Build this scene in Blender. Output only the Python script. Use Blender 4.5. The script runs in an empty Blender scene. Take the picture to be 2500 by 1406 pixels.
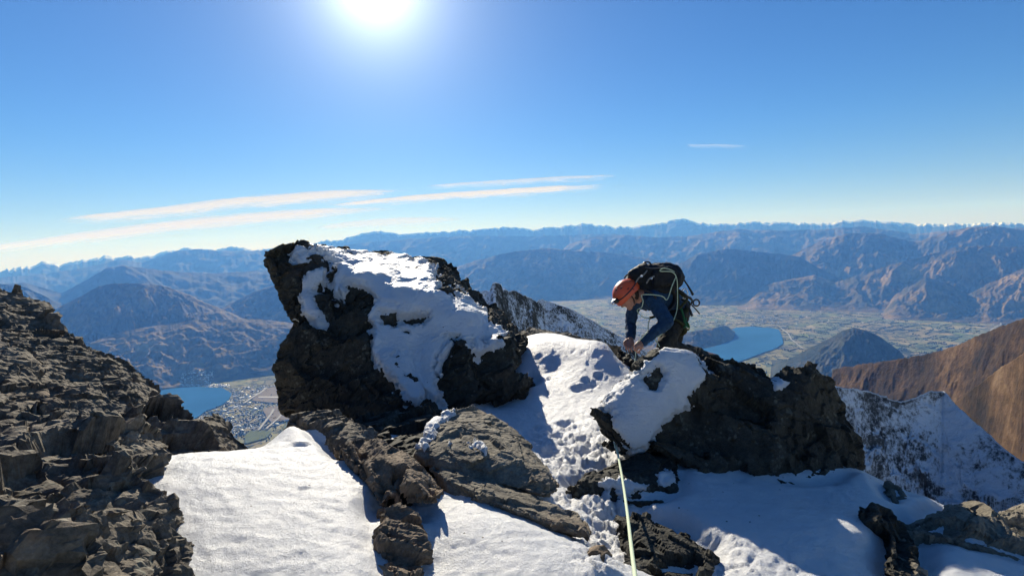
import bpy, bmesh, math, random
import numpy as np
from mathutils import Vector, Matrix

S = bpy.context.scene
COL = S.collection
R = math.radians
rng = np.random.default_rng(7)
random.seed(7)

# ------------------------------------------------------------------ camera
FPX = 1280.0                       # focal length in photograph pixels (2500 wide)
ROLL = R(2.5)
HOR = 604.0                        # eye level at the picture's middle column
PITCH = math.atan((703 - HOR) / FPX)
cd = bpy.data.cameras.new('camera')
cam = bpy.data.objects.new('camera', cd)
COL.objects.link(cam)
S.camera = cam
cd.sensor_width = 36.0
cd.lens = 36.0 * FPX / 2500.0
cd.clip_start = 0.05
cd.clip_end = 500000
fw = Vector((0, math.cos(PITCH), -math.sin(PITCH)))
rt0 = Vector((1, 0, 0)); up0 = rt0.cross(fw)
# a roll that makes the left end of the horizon lower in the picture
rt = rt0 * math.cos(ROLL) + up0 * -math.sin(ROLL) * -1
rt = (rt0 * math.cos(ROLL) - up0 * math.sin(ROLL)).normalized()
up = rt.cross(fw) 
cam.matrix_world = Matrix(((rt.x, up.x, -fw.x, 0), (rt.y, up.y, -fw.y, 0), (rt.z, up.z, -fw.z, 0), (0, 0, 0, 1)))
RT, UP, FW = np.array(rt), np.array(up), np.array(fw)

def P(px, py, d):
    """the point seen at photograph pixel (px, py), d metres ahead of the viewer"""
    px, py, d = np.asarray(px, float), np.asarray(py, float), np.asarray(d, float)
    a = (px - 1250) / FPX * d; b = -(py - 703) / FPX * d
    return a[..., None] * RT + b[..., None] * UP + d[..., None] * FW
def DIR(px, py):
    v = P(px, py, np.ones(np.shape(px)))
    return v / np.linalg.norm(v, axis=-1, keepdims=True)
def PIX(V):
    a = V @ RT; b = V @ UP; d = np.maximum(V @ FW, 1e-3)
    return 1250 + a / d * FPX, 703 - b / d * FPX, d
def G(px, py, z):
    v = DIR(px, py)
    return v * (z / v[..., 2])[..., None]

# ------------------------------------------------------------------ noise
def _h(ix, iy, iz, seed):
    h = (ix * 374761393 + iy * 668265263 + iz * 2147483647 + seed * 1274126177) & 0xffffffff
    h = ((h ^ (h >> 13)) * 1274126177) & 0xffffffff
    h = ((h ^ (h >> 16)) * 2246822519) & 0xffffffff
    return (h ^ (h >> 15)) & 0xffffffff
def perlin(p, seed=0):
    i = np.floor(p).astype(np.int64); f = p - i
    u = f * f * f * (f * (f * 6 - 15) + 10)
    out = 0
    for dx in (0, 1):
        wx = u[:, 0] if dx else 1 - u[:, 0]
        for dy in (0, 1):
            wy = u[:, 1] if dy else 1 - u[:, 1]
            for dz in (0, 1):
                wz = u[:, 2] if dz else 1 - u[:, 2]
                h = _h(i[:, 0] + dx, i[:, 1] + dy, i[:, 2] + dz, seed)
                gx = (h & 1023) / 511.5 - 1; gy = ((h >> 10) & 1023) / 511.5 - 1; gz = ((h >> 20) & 1023) / 511.5 - 1
                out = out + wx * wy * wz * (gx * (f[:, 0] - dx) + gy * (f[:, 1] - dy) + gz * (f[:, 2] - dz))
    return out * 1.3
def fbm(p, o=4, seed=0, gain=.5, lac=2.07):
    s = 0; a = 1; t = 0
    for k in range(o):
        s = s + a * perlin(p, seed + k * 17); t += a; a *= gain; p = p * lac + 3.7
    return s / t
def ridged(p, o=4, seed=0, gain=.5, lac=2.1):
    s = 0; a = 1; t = 0
    for k in range(o):
        s = s + a * (1 - np.abs(perlin(p, seed + k * 13)) * 2.2); t += a; a *= gain; p = p * lac + 1.3
    return s / t
def hash1(n, seed=0):
    n = np.asarray(n).astype(np.int64)
    return _h(n, n * 0 + 11, n * 0 + 5, seed) / 4294967295.0
def cells(p, seed=0):
    """id of the nearest jittered-grid point"""
    i = np.floor(p).astype(np.int64); best = np.full(len(p), 9.); cid = np.zeros(len(p), np.int64)
    for dx in (-1, 0, 1):
        for dy in (-1, 0, 1):
            for dz in (-1, 0, 1):
                c = i + np.array((dx, dy, dz)); h = _h(c[:, 0], c[:, 1], c[:, 2], seed)
                q = np.stack(((h & 1023) / 1023., ((h >> 10) & 1023) / 1023., ((h >> 20) & 1023) / 1023.), 1) + c
                d = ((p - q) ** 2).sum(1); m = d < best
                cid = np.where(m, (c[:, 0] + 500) * 1000000 + (c[:, 1] + 500) * 1000 + c[:, 2] + 500, cid); best = np.where(m, d, best)
    return np.unique(cid, return_inverse=True)[1]
def worley(p, seed=0):
    """-> tilted-facet value, distance to the nearest cell wall (about)"""
    i = np.floor(p).astype(np.int64)
    best = np.full(len(p), 9.); sec = np.full(len(p), 9.); val = np.zeros(len(p))
    for dx in (-1, 0, 1):
        for dy in (-1, 0, 1):
            for dz in (-1, 0, 1):
                c = i + np.array((dx, dy, dz))
                h = _h(c[:, 0], c[:, 1], c[:, 2], seed); h2 = _h(c[:, 0], c[:, 1], c[:, 2], seed + 99)
                q = np.stack(((h & 1023) / 1023., ((h >> 10) & 1023) / 1023., ((h >> 20) & 1023) / 1023.), 1) + c
                g = np.stack(((h2 & 1023) / 511.5 - 1, ((h2 >> 10) & 1023) / 511.5 - 1, ((h2 >> 20) & 1023) / 511.5 - 1), 1)
                r = p - q
                d = (r * r).sum(1)
                v = (r * g).sum(1) + (h2 % 97) / 97. * .6 - .3
                m = d < best
                sec = np.where(m, best, np.minimum(sec, d))
                val = np.where(m, v, val); best = np.where(m, d, best)
    return val, np.sqrt(sec) - np.sqrt(best)
def sstep(a, b, x):
    t = np.clip((x - a) / (b - a), 0, 1); return t * t * (3 - 2 * t)

# ------------------------------------------------------------------ object building
def mesh(V, F, smooth=True):
    """F: (n,3) or (n,4) array, or a list of arrays"""
    me = bpy.data.meshes.new('m')
    if not isinstance(F, list): F = [F]
    F = [np.asarray(f, np.int32) for f in F if len(f)]
    me.vertices.add(len(V)); me.vertices.foreach_set('co', np.asarray(V, np.float32).ravel())
    nl = sum(f.size for f in F); nf = sum(len(f) for f in F)
    me.loops.add(nl); me.polygons.add(nf)
    me.loops.foreach_set('vertex_index', np.concatenate([f.ravel() for f in F]))
    tot = np.concatenate([np.full(len(f), f.shape[1], np.int32) for f in F])
    me.polygons.foreach_set('loop_start', np.concatenate(([0], np.cumsum(tot)[:-1])).astype(np.int32))
    me.polygons.foreach_set('loop_total', tot)
    me.polygons.foreach_set('use_smooth', np.full(nf, smooth))
    me.update(); me.validate()
    return me
def tag(o, label=None, cat=None, group=None, kind=None):
    if label: o['label'] = label
    if cat: o['category'] = cat
    if group: o['group'] = group
    if kind: o['kind'] = kind
    return o
def empty(name, loc, **k):
    o = bpy.data.objects.new(name, None); COL.objects.link(o)
    o.location = loc; o.empty_display_size = .1
    return tag(o, **k)
def wloc(o):
    v = Vector(o.location)
    while o.parent: o = o.parent; v = v + o.location
    return v
def obj(name, V, F, mat, parent=None, smooth=True, attr=None, **k):
    V = np.asarray(V, float)
    lo, hi = V.min(0), V.max(0)
    base = np.array(((lo[0] + hi[0]) / 2, (lo[1] + hi[1]) / 2, lo[2]))
    me = mesh(V - base, F, smooth)
    if attr:
        for an, av in attr.items():
            a = me.attributes.new(an, 'FLOAT', 'POINT'); a.data.foreach_set('value', np.asarray(av, np.float32))
    me.name = name
    o = bpy.data.objects.new(name, me); COL.objects.link(o)
    o.location = base
    if parent is not None:
        o.parent = parent; o.location = Vector(base) - wloc(parent)
    me.materials.append(mat)
    return tag(o, **k)
def grid_faces(nu, nv):
    i = np.arange((nu - 1) * (nv - 1)); a = (i // (nv - 1)) * nv + i % (nv - 1)
    return np.stack((a, a + nv, a + nv + 1, a + 1), 1)

# ------------------------------------------------------------------ materials
class NT:
    def __init__(s, name, world=False):
        if world: s.m = bpy.data.worlds.new(name)
        else: s.m = bpy.data.materials.new(name)
        s.m.use_nodes = True; s.t = s.m.node_tree; s.t.nodes.clear()
        s.out = s.t.nodes.new('ShaderNodeOutputWorld' if world else 'ShaderNodeOutputMaterial')
    def n(s, ty, **k):
        nd = s.t.nodes.new('ShaderNode' + ty)
        for a, b in k.items():
            if a == 'inp':
                for kk, v in b.items(): s.set(nd, kk, v)
            else: setattr(nd, a, b)
        return nd
    def set(s, nd, key, v):
        sock = nd.inputs[key]
        if isinstance(v, bpy.types.NodeSocket): s.t.links.new(v, sock)
        elif isinstance(v, bpy.types.Node): s.t.links.new(v.outputs[0], sock)
        else: sock.default_value = v
    def math(s, op, a, b=0., clamp=False):
        nd = s.n('Math', operation=op, use_clamp=clamp); s.set(nd, 0, a)
        if op not in ('ARCCOSINE', 'ABSOLUTE', 'SQRT', 'EXPONENT', 'FRACT'): s.set(nd, 1, b)
        return nd.outputs[0]
    def ramp(s, fac, stops):
        nd = s.n('ValToRGB'); s.set(nd, 'Fac', fac); e = nd.color_ramp.elements
        while len(e) < len(stops): e.new(.5)
        for i, (p, c) in enumerate(stops):
            e[i].position = p; e[i].color = (*c, 1) if len(c) == 3 else c
        return nd.outputs[0]
    def mr(s, v, a, b, c=0., d=1.):
        nd = s.n('MapRange'); s.set(nd, 0, v)
        for i, x in enumerate((a, b, c, d)): s.set(nd, i + 1, x)
        nd.interpolation_type = 'SMOOTHSTEP'
        return nd.outputs[0]
    def mix(s, f, a, b, mode='MIX'):
        nd = s.n('Mix', data_type='RGBA', blend_type=mode); s.set(nd, 0, f); s.set(nd, 6, a if not isinstance(a, tuple) else (*a, 1)); s.set(nd, 7, b if not isinstance(b, tuple) else (*b, 1))
        return nd.outputs[2]
    def noise(s, scale, co=None, det=4, rough=.55, dist=0., ty=None, lac=2.):
        nd = s.n('TexNoise', inp={'Scale': scale, 'Detail': det, 'Roughness': rough, 'Distortion': dist, 'Lacunarity': lac})
        if ty: nd.noise_type = ty
        if co is not None: s.set(nd, 'Vector', co)
        return nd.outputs[0]
    def vor(s, scale, co=None, feature='F1', out='Distance', rnd=1.):
        nd = s.n('TexVoronoi', feature=feature, inp={'Scale': scale, 'Randomness': rnd})
        if co is not None: s.set(nd, 'Vector', co)
        return nd.outputs[out]
    def co(s, scale=(1, 1, 1), rot=(0, 0, 0)):
        tc = s.n('TexCoord'); mp = s.n('Mapping'); s.set(mp, 'Vector', tc.outputs['Object'])
        mp.inputs['Scale'].default_value = scale; mp.inputs['Rotation'].default_value = rot
        return mp.outputs[0]
    def attr(s, name):
        return s.n('Attribute', attribute_name=name).outputs['Fac']
    def bump(s, h, strength, dist, normal=None):
        nd = s.n('Bump', inp={'Height': h, 'Strength': strength, 'Distance': dist})
        if normal is not None: s.set(nd, 'Normal', normal)
        return nd.outputs[0]
    def bsdf(s, col, rough=.8, spec=.3, normal=None, **k):
        nd = s.n('BsdfPrincipled')
        s.set(nd, 'Base Color', col if not isinstance(col, tuple) else (*col, 1))
        s.set(nd, 'Roughness', rough); s.set(nd, 'Specular IOR Level', spec)
        if normal is not None: s.set(nd, 'Normal', normal)
        for a, b in k.items(): s.set(nd, a.replace('_', ' '), b)
        s.t.links.new(nd.outputs[0], s.out.inputs['Surface'])
        return nd

def simple(name, col, rough=.7, spec=.3, var=.25, scale=40, bump=.2, bd=.003, **k):
    m = NT(name); c = m.co()
    f = m.noise(scale, c, 4)
    lo = tuple(x * (1 - var) for x in col); hi = tuple(min(1, x * (1 + var)) for x in col)
    m.bsdf(m.ramp(f, [(.3, lo), (.7, hi)]), rough, spec, m.bump(m.noise(scale * 3, c, 5), bump, bd), **k)
    return m.m

# ------------------------------------------------------------------ light
SUNPX = (914, -48)
sd = DIR(*[np.array(float(x)) for x in SUNPX])
SUN_EL = math.asin(sd[2]); SUN_AZ = math.atan2(sd[0], sd[1])
sl = bpy.data.lights.new('sun', 'SUN'); so = bpy.data.objects.new('sun', sl); COL.objects.link(so)
sl.energy = 5.0; sl.angle = R(.5); sl.color = (1, .94, .85)
so.rotation_euler = Vector(sd).to_track_quat('Z', 'Y').to_euler()
W = NT('World', world=True); S.world = W.m
tc = W.n('TexCoord'); gen = tc.outputs['Generated']
sx = W.n('SeparateXYZ', inp={0: gen})
cx = W.n('CombineXYZ', inp={0: sx.outputs[0], 1: sx.outputs[1], 2: W.math('MAXIMUM', sx.outputs[2], .012)})
sky = W.n('TexSky', sky_type='NISHITA', sun_disc=False, sun_elevation=SUN_EL, sun_rotation=SUN_AZ, altitude=1500, air_density=1.0, dust_density=.15, ozone_density=1.6)
W.set(sky, 'Vector', cx)
hs = W.n('HueSaturation', inp={'Saturation': 1.24, 'Value': 1.0, 'Color': sky.outputs[0]})
low = W.mr(sx.outputs[2], 0., .22)
tint = W.mix(1.0, hs.outputs[0], W.mix(low, (.80, .80, .98), (.62, .87, 1.16)), 'MULTIPLY')
bg = W.n('Background', inp={'Color': tint, 'Strength': .054})
# the bright aureole that the air makes round the sun (forward scattering)
dt = W.n('VectorMath', operation='DOT_PRODUCT'); W.set(dt, 0, gen); dt.inputs[1].default_value = sd
ang = W.math('ARCCOSINE', W.math('MINIMUM', dt.outputs['Value'], 1.0))
def lobe(w, a): return W.math('MULTIPLY', W.math('EXPONENT', W.math('MULTIPLY', ang, -1 / w)), a)
au = W.math('ADD', W.math('ADD', lobe(R(2.7), 1.5), lobe(R(7.5), .20)), lobe(R(17), .045))
bg2 = W.n('Background', inp={'Color': (.93, .98, 1, 1), 'Strength': au})
ad = W.n('AddShader'); W.t.links.new(bg.outputs[0], ad.inputs[0]); W.t.links.new(bg2.outputs[0], ad.inputs[1])
W.t.links.new(ad.outputs[0], W.out.inputs['Surface'])

S.view_settings.view_transform = 'Standard'; S.view_settings.look = 'None'
S.view_settings.gamma = 1; S.view_settings.use_curve_mapping = False
S.view_settings.exposure = .72
S.cycles.use_denoising = True
try: S.cycles.denoiser = 'OPENIMAGEDENOISE'
except Exception: pass
S.cycles.max_bounces = 6; S.cycles.diffuse_bounces = 3; S.cycles.glossy_bounces = 2; S.cycles.volume_bounces = 0
S.cycles.transparent_max_bounces = 12
S.cycles.caustics_reflective = False; S.cycles.caustics_refractive = False
# ================================================================== far land
ZV = -1900.0                                     # the valley floor, metres below the viewer
def tussock(name, cols, sc=1., snow=None, bare=None):
    m = NT(name); c = m.n('NewGeometry').outputs['Position']
    f = m.noise(.0011 * sc, c, 8, .62); g = m.noise(.009 * sc, c, 6, .6)
    k = m.math('ADD', m.math('MULTIPLY', f, .7), m.math('MULTIPLY', g, .3))
    col = m.ramp(k, [(.36, cols[0]), (.47, cols[1]), (.56, cols[2]), (.68, cols[3])])
    if snow is not None:
        a = m.attr('snow'); n2 = m.noise(.004 * sc, c, 6, .65)
        s = m.mr(m.math('ADD', a, m.math('MULTIPLY', m.math('SUBTRACT', n2, .5), 1.1)), .52, .6)
        col = m.mix(s, col, (.85, .87, .9))
    nrm = m.bump(m.noise(.02 * sc, c, 8, .65), .6, 40 / sc)
    m.bsdf(col, .95, .1, nrm)
    return m.m
M_far = tussock('far_rock', [(.03, .035, .03), (.05, .05, .04), (.08, .07, .05), (.12, .10, .07)], .6, snow=1)
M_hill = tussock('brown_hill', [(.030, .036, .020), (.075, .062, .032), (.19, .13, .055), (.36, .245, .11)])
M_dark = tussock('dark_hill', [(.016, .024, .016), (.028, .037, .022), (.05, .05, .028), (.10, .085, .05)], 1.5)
M_gold = tussock('tussock_slope', [(.013, .011, .008), (.038, .024, .013), (.088, .051, .024), (.19, .125, .072)], 5.)

def ridge(name, pts, d, Wf, Wb, mat, base=ZV, seed=0, spur=.5, nu=420, nv=90, lam=None, jag=1.5, iso=.38, power=1.15, snowline=None, pad=0, **k):
    pts = np.array(pts, float)
    px = np.linspace(pts[0, 0] - pad, pts[-1, 0] + pad, nu); py = np.interp(px, pts[:, 0], pts[:, 1])
    py = np.convolve(np.pad(py, 2, 'edge'), [.1, .2, .4, .2, .1], 'valid')
    one = np.zeros_like(px)
    py = py + jag * (fbm(np.stack((px / 30., one + seed, one), 1), 5, seed + 5, .62) * 2.2 - 1.1 * (ridged(np.stack((px / 17., one + seed, one), 1), 3, seed + 6, .6) - .5))
    if np.ndim(d): d = np.interp(px, np.array(d)[:, 0], np.array(d)[:, 1])
    else: d = one + d
    v = DIR(px, py); hl = np.linalg.norm(v[:, :2], axis=1)
    C = v / hl[:, None] * d[:, None]; rad = v[:, :2] / hl[:, None]
    s = np.linspace(0, 1, nv); s = np.concatenate((-(s[::-1] ** 1.25), s[1:nv // 2 + 1] * 2 if 0 else (np.linspace(0, 1, nv // 3)[1:])))
    n2 = len(s)
    off = np.where(s < 0, s * Wf, s * Wb)
    XY = C[:, None, :2] + rad[:, None, :] * off[None, :, None]
    arc = np.concatenate(([0], np.cumsum(np.linalg.norm(np.diff(C[:, :2], axis=0), axis=1))))
    lam = lam or Wf * .45
    t = np.abs(s)[None, :] + 0 * px[:, None]
    uu = arc[:, None] + 0 * t; sw = off[None, :] + 0 * uu
    q = np.stack((XY[..., 0].ravel(), XY[..., 1].ravel(), 0 * uu.ravel() + seed * 7.), 1)
    wx = fbm(q / (lam * 1.6), 3, seed + 31).reshape(t.shape) * lam * .9
    sp = np.stack(((uu + wx).ravel() / lam, sw.ravel() / (lam * 2.6), 0 * uu.ravel() + seed), 1)
    r1 = ridged(sp, 5, seed, .5).reshape(t.shape)
    r2 = ridged(q / (lam * .5), 5, seed + 3, .55).reshape(t.shape)
    prof = (1 - t) ** power
    body = prof * (1 - prof) * 4
    e = np.linspace(0, 1, nu); win = sstep(0, .07, e) * sstep(1, .93, e)
    hgt = ((C[:, 2] - base) * win)[:, None]
    z = base + hgt * (prof + spur * ((1 - iso) * (r1 - .62) + iso * (r2 - .55)) * (body * .75 + .12 * prof * (t > .004)))
    z = np.minimum(z, base + hgt * (prof * .25 + .75) + 0 * z)
    z = np.maximum(z, base - 6)
    V = np.concatenate((XY, z[..., None]), 2).reshape(-1, 3)
    at = None
    if snowline is not None:
        at = {'snow': np.clip(snowline[1] - (C[:, 2][:, None] - z) / snowline[0], -.5, 1.2).ravel()}
    return obj(name, V, grid_faces(nu, n2), mat, attr=at, kind='structure', **k)

# the snowy range along the skyline
ridge('snowy_mountains', [(-160, 668), (0, 657), (60, 652), (85, 648), (103, 639), (150, 646), (200, 636), (262, 626), (350, 628), (420, 612), (460, 606), (520, 611), (575, 602), (620, 613), (680, 605), (740, 595), (830, 586), (880, 572), (930, 564), (975, 573), (1060, 567), (1150, 563), (1230, 554), (1300, 561), (1370, 552), (1450, 547), (1500, 556), (1570, 552), (1620, 543), (1665, 534), (1700, 543), (1750, 549), (1830, 543), (1880, 541), (1950, 546), (2030, 545), (2100, 537), (2170, 543), (2250, 548), (2350, 547), (2500, 542), (2660, 540)], 41000, 6500, 4000, M_far, seed=2, spur=.35, nu=900, nv=60, jag=4.2, lam=2200, snowline=(420, .88),
      label='snow-capped blue mountain range along the whole skyline')
ridge('snowy_mountains', [(-160, 690), (0, 678), (120, 668), (230, 650), (290, 634), (345, 642), (430, 613), (480, 609), (560, 614), (640, 611), (700, 606), (800, 604), (900, 592), (1000, 585), (1100, 578), (1200, 576), (1300, 577), (1400, 574), (1500, 572), (1600, 580), (1750, 600)], 33000, 6000, 5000, M_far, seed=5, spur=.4, nu=700, nv=60, jag=2, lam=2400, snowline=(420, .30),
      label='long blue mountain range in front of the snowy skyline at left and middle')
ridge('mountains', [(1300, 625), (1370, 602), (1440, 580), (1530, 574), (1600, 580), (1680, 577), (1750, 566), (1800, 560), (1900, 563), (2000, 561), (2100, 553), (2170, 562), (2230, 572), (2350, 560), (2500, 556), (2660, 556)], 28000, 5500, 4500, M_hill, seed=9, spur=.45, nu=500, nv=70, jag=1.6, lam=2000,
      label='blue hazy mountains behind the climber and right of him')
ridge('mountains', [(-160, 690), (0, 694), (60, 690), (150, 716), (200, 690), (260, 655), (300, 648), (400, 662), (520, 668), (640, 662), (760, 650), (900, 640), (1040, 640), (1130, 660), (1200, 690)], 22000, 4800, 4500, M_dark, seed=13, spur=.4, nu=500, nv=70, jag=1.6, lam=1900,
      label='broad dark blue mountainside left of the snow-covered boulder')
ridge('mountains', [(1020, 700), (1110, 655), (1160, 637), (1250, 615), (1340, 606), (1420, 613), (1500, 619), (1600, 634), (1700, 652), (1800, 700), (1860, 735)], 21500, 3500, 4500, M_hill, seed=17, spur=.42, nu=420, nv=90, jag=1.6, lam=1500,
      label='rounded blue mountain between the boulder and the climber')
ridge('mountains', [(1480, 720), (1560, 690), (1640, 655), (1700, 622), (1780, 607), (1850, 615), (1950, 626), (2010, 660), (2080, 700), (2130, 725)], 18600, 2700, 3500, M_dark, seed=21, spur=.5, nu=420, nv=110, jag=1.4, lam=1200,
      label='dark blue mountain directly behind the climber with the backpack')
ridge('brown_hills', [(1850, 665), (1920, 630), (2000, 590), (2070, 570), (2150, 570), (2200, 585), (2240, 592), (2300, 570), (2360, 556), (2430, 552), (2500, 562), (2680, 572)], 20500, 3600, 4500, M_hill, seed=25, spur=.55, nu=420, nv=110, jag=1.6, lam=1300,
      label='brown ridged mountains at the right edge of the skyline')
ridge('brown_hills', [(1800, 725), (1850, 700), (1930, 682), (1990, 672), (2040, 690), (2110, 668), (2180, 645), (2250, 628), (2330, 605), (2400, 600), (2500, 604), (2680, 600)], 17000, 2100, 3200, M_hill, seed=29, spur=.62, nu=420, nv=120, jag=1.6, lam=800,
      label='low brown folded hills above the valley at right')
ridge('brown_hills', [(2150, 738), (2200, 712), (2260, 676), (2310, 690), (2360, 720), (2420, 690), (2500, 655), (2680, 620)], 15300, 1500, 2200, M_hill, seed=33, spur=.65, nu=300, nv=100, jag=1.4, lam=600,
      label='small brown cone hills at the far right side of the valley')
# left side of the valley
ridge('mountains', [(60, 830), (130, 757), (200, 722), (243, 698), (280, 692), (350, 693), (400, 698), (450, 715), (500, 738), (560, 762), (640, 800)], 13500, 2900, 3000, M_hill, seed=41, spur=.62, nu=420, nv=130, jag=1.4, lam=900,
      label='pointed blue mountain with pale ridges at the left')
ridge('mountains', [(460, 800), (540, 752), (600, 722), (650, 702), (700, 690), (760, 685), (900, 700)], 15000, 2600, 3000, M_hill, seed=45, spur=.5, nu=260, nv=90, jag=1.4, lam=900,
      label='blue mountainside behind the left edge of the boulder')
ridge('mountains', [(-160, 690), (0, 693), (60, 700), (120, 728), (180, 762), (240, 800)], 16000, 2600, 3000, M_dark, seed=47, spur=.5, nu=260, nv=90, jag=1.4, lam=900,
      label='dark blue spur at the far left above the rock outcrop')
ridge('hills', [(120, 880), (240, 830), (300, 808), (400, 793), (470, 783), (540, 779), (620, 779), (690, 786), (800, 800), (900, 830)], 11500, 2200, 2500, M_hill, seed=51, spur=.5, nu=420, nv=140, jag=1.4, lam=700, power=.8,
      label='brown-topped hill above the left lake')
ridge('hills', [(470, 905), (520, 880), (570, 855), (620, 838), (700, 815), (800, 800), (950, 800)], 10350, 950, 1500, M_hill, seed=55, spur=.6, nu=300, nv=100, jag=1.4, lam=450, power=.9,
      label='brown spur above the lakeside town')
# right valley: knoll and headland
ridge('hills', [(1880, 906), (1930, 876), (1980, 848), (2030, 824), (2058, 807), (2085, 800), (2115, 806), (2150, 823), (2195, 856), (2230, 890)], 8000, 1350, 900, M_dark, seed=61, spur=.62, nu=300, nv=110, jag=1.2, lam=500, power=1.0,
      label='dark conical hill standing alone on the valley floor')
ridge('hills', [(1440, 826), (1560, 822), (1620, 814), (1680, 811), (1730, 803), (1768, 795), (1790, 798), (1800, 802)], [(1440, 9900), (1690, 10050), (1740, 10450), (1800, 11300)], 800, 500, M_hill, seed=65, spur=.5, nu=240, nv=80, jag=1., lam=420,
      label='low brown headland beside the right lake')

# valley floor
def fields():
    m = NT('valley_fields'); c = m.n('NewGeometry').outputs['Position']
    mp = m.n('Mapping'); m.set(mp, 'Vector', c); mp.inputs['Scale'].default_value = (.0052, .0036, .0); mp.inputs['Rotation'].default_value = (0, 0, .5)
    wn = m.n('TexNoise', inp={'Scale': .8, 'Detail': 2}); m.set(wn, 'Vector', mp.outputs[0])
    vm = m.n('VectorMath', operation='ADD'); m.set(vm, 0, mp.outputs[0]); 
    sc = m.n('VectorMath', operation='SCALE', inp={3: .8}); m.set(sc, 0, wn.outputs[1]); m.set(vm, 1, sc.outputs[0])
    cell = m.vor(1., vm.outputs[0], 'F1', 'Color', .9)
    edge = m.vor(1., vm.outputs[0], 'DISTANCE_TO_EDGE', 'Distance', .9)
    sp = m.n('SeparateColor', inp={0: cell})
    col = m.ramp(sp.outputs[0], [(0., (.055, .08, .028)), (.3, (.13, .155, .055)), (.5, (.22, .20, .09)), (.7, (.29, .24, .12)), (.85, (.11, .17, .05)), (1., (.36, .29, .17))])
    big = m.noise(.0006, c, 5, .6)
    col = m.mix(m.math('MULTIPLY', m.mr(big, .45, .62), .7), col, (.2, .16, .085))
    tr = m.noise(.006, c, 7, .7)
    wood = m.mr(m.math('ADD', tr, m.math('MULTIPLY', big, .3)), .68, .72)
    col = m.mix(wood, col, (.022, .03, .016))
    hedge = m.math('MULTIPLY', m.mr(edge, .05, .02), m.mr(m.noise(.003, c, 3), .42, .5))
    col = m.mix(hedge, col, (.02, .028, .015))
    col = m.mix(m.math('MULTIPLY', m.mr(m.noise(.03, c, 4), .4, .7), .35), col, (.05, .055, .03))
    m.bsdf(col, .95, .1)
    return m.m
M_val = fields()
na, nr = 260, 260
az = np.linspace(R(-62), R(62), na); rr = np.exp(np.linspace(math.log(1500), math.log(46000), nr))
A, RR = np.meshgrid(az, rr, indexing='ij')
q = np.stack((np.sin(A).ravel() * RR.ravel(), np.cos(A).ravel() * RR.ravel(), 0 * A.ravel()), 1)
q[:, 2] = ZV + 7 * fbm(q / 900., 4, 3)
obj('ground', q, grid_faces(na, nr), M_val, kind='structure', label='patchwork of fields on the valley floor')

# lakes
def water(name, col):
    m = NT(name); c = m.n('NewGeometry').outputs['Position']
    m.bsdf(m.ramp(m.noise(.002, c, 4), [(.35, tuple(x * .8 for x in col)), (.65, col)]), .6, .0, m.bump(m.noise(.05, c, 4), .25, 1.2))
    return m.m
M_lake = water('lake_water', (.035, .13, .29))
def flat_poly(name, pix, z, mat, **k):
    pix = np.array(pix, float)
    # round the shore: subdivide and wiggle
    n = len(pix); out = []
    for i in range(n):
        a, b = pix[i], pix[(i + 1) % n]
        for t in np.linspace(0, 1, 12, endpoint=False): out.append(a + (b - a) * t)
    out = np.array(out)
    for _ in range(3): out = (np.roll(out, 1, 0) + out * 2 + np.roll(out, -1, 0)) / 4
    V = G(out[:, 0], out[:, 1], z)
    V[:, :2] += 22 * np.stack((fbm(V / 130., 3, 1), fbm(V / 130., 3, 2)), 1)
    bm = bmesh.new(); f = bm.faces.new([bm.verts.new(v) for v in V]); f.normal_update()
    if f.normal.z < 0: f.normal_flip()
    bmesh.ops.triangulate(bm, faces=[f]); bm.verts.index_update()
    T = np.array([[v.index for v in f.verts] for f in bm.faces]); bm.free()
    return obj(name, V, T, mat, kind='structure', **k)
flat_poly('lake', [(150, 948), (300, 947), (420, 945), (500, 944), (545, 947), (566, 960), (560, 975), (540, 988), (500, 1004), (480, 1020), (300, 1060), (150, 1060)], ZV + 12, M_lake, label='blue lake beside the town at left')
flat_poly('lake', [(1600, 905), (1680, 868), (1735, 836), (1775, 812), (1796, 799), (1830, 797), (1880, 800), (1902, 804), (1910, 822), (1912, 838), (1895, 850), (1860, 862), (1800, 885), (1720, 905)], ZV + 12, M_lake, label='blue lake on the valley floor right of the climber')
# airfield, runway, playing fields, roads
M_air = simple('dry_airfield_grass', (.16, .13, .10), .95, .1, .15, .004, 0)
M_run = simple('pale_runway', (.42, .40, .37), .9, .1, .1, .01, 0)
M_green = simple('green_playing_field', (.075, .10, .045), .95, .1, .15, .01, 0)
flat_poly('ground', [(612, 978), (640, 955), (662, 945), (720, 945), (760, 975), (700, 985)], ZV + 14, M_air, label='dry brown airfield beside the boulder')
flat_poly('runway', [(630, 970), (632, 967), (770, 968), (770, 972)], ZV + 18, M_run, label='pale runway across the airfield')
flat_poly('ground', [(596, 1064), (612, 1050), (665, 1052), (650, 1068), (600, 1082)], ZV + 14, M_green, label='green field at the near end of the town')
flat_poly('ground', [(640, 1000), (660, 990), (740, 992), (730, 1020), (660, 1030)], ZV + 14, M_air, label='bare ground between the houses and the boulder')
def strip(name, pts, w, z, mat, **k):
    p = np.array(pts, float); t = np.linspace(0, 1, 60); k0 = np.linspace(0, 1, len(p))
    g = G(np.interp(t, k0, p[:, 0]), np.interp(t, k0, p[:, 1]), z)
    d = np.gradient(g[:, :2], axis=0); d /= np.linalg.norm(d, axis=1)[:, None]; nn = np.stack((-d[:, 1], d[:, 0], 0 * d[:, 0]), 1)
    V = np.stack((g - nn * w / 2, g + nn * w / 2), 1).reshape(-1, 3)
    return obj(name, V, grid_faces(60, 2)[:, ::-1], mat, kind='structure', **k)
M_road = simple('pale_road', (.3, .29, .27), .9, .2, .1, .01, 0)
strip('road', [(596, 983), (615, 970), (640, 955), (650, 946)], 34, ZV + 20, M_road, label='pale road between the town and the airfield')
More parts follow.
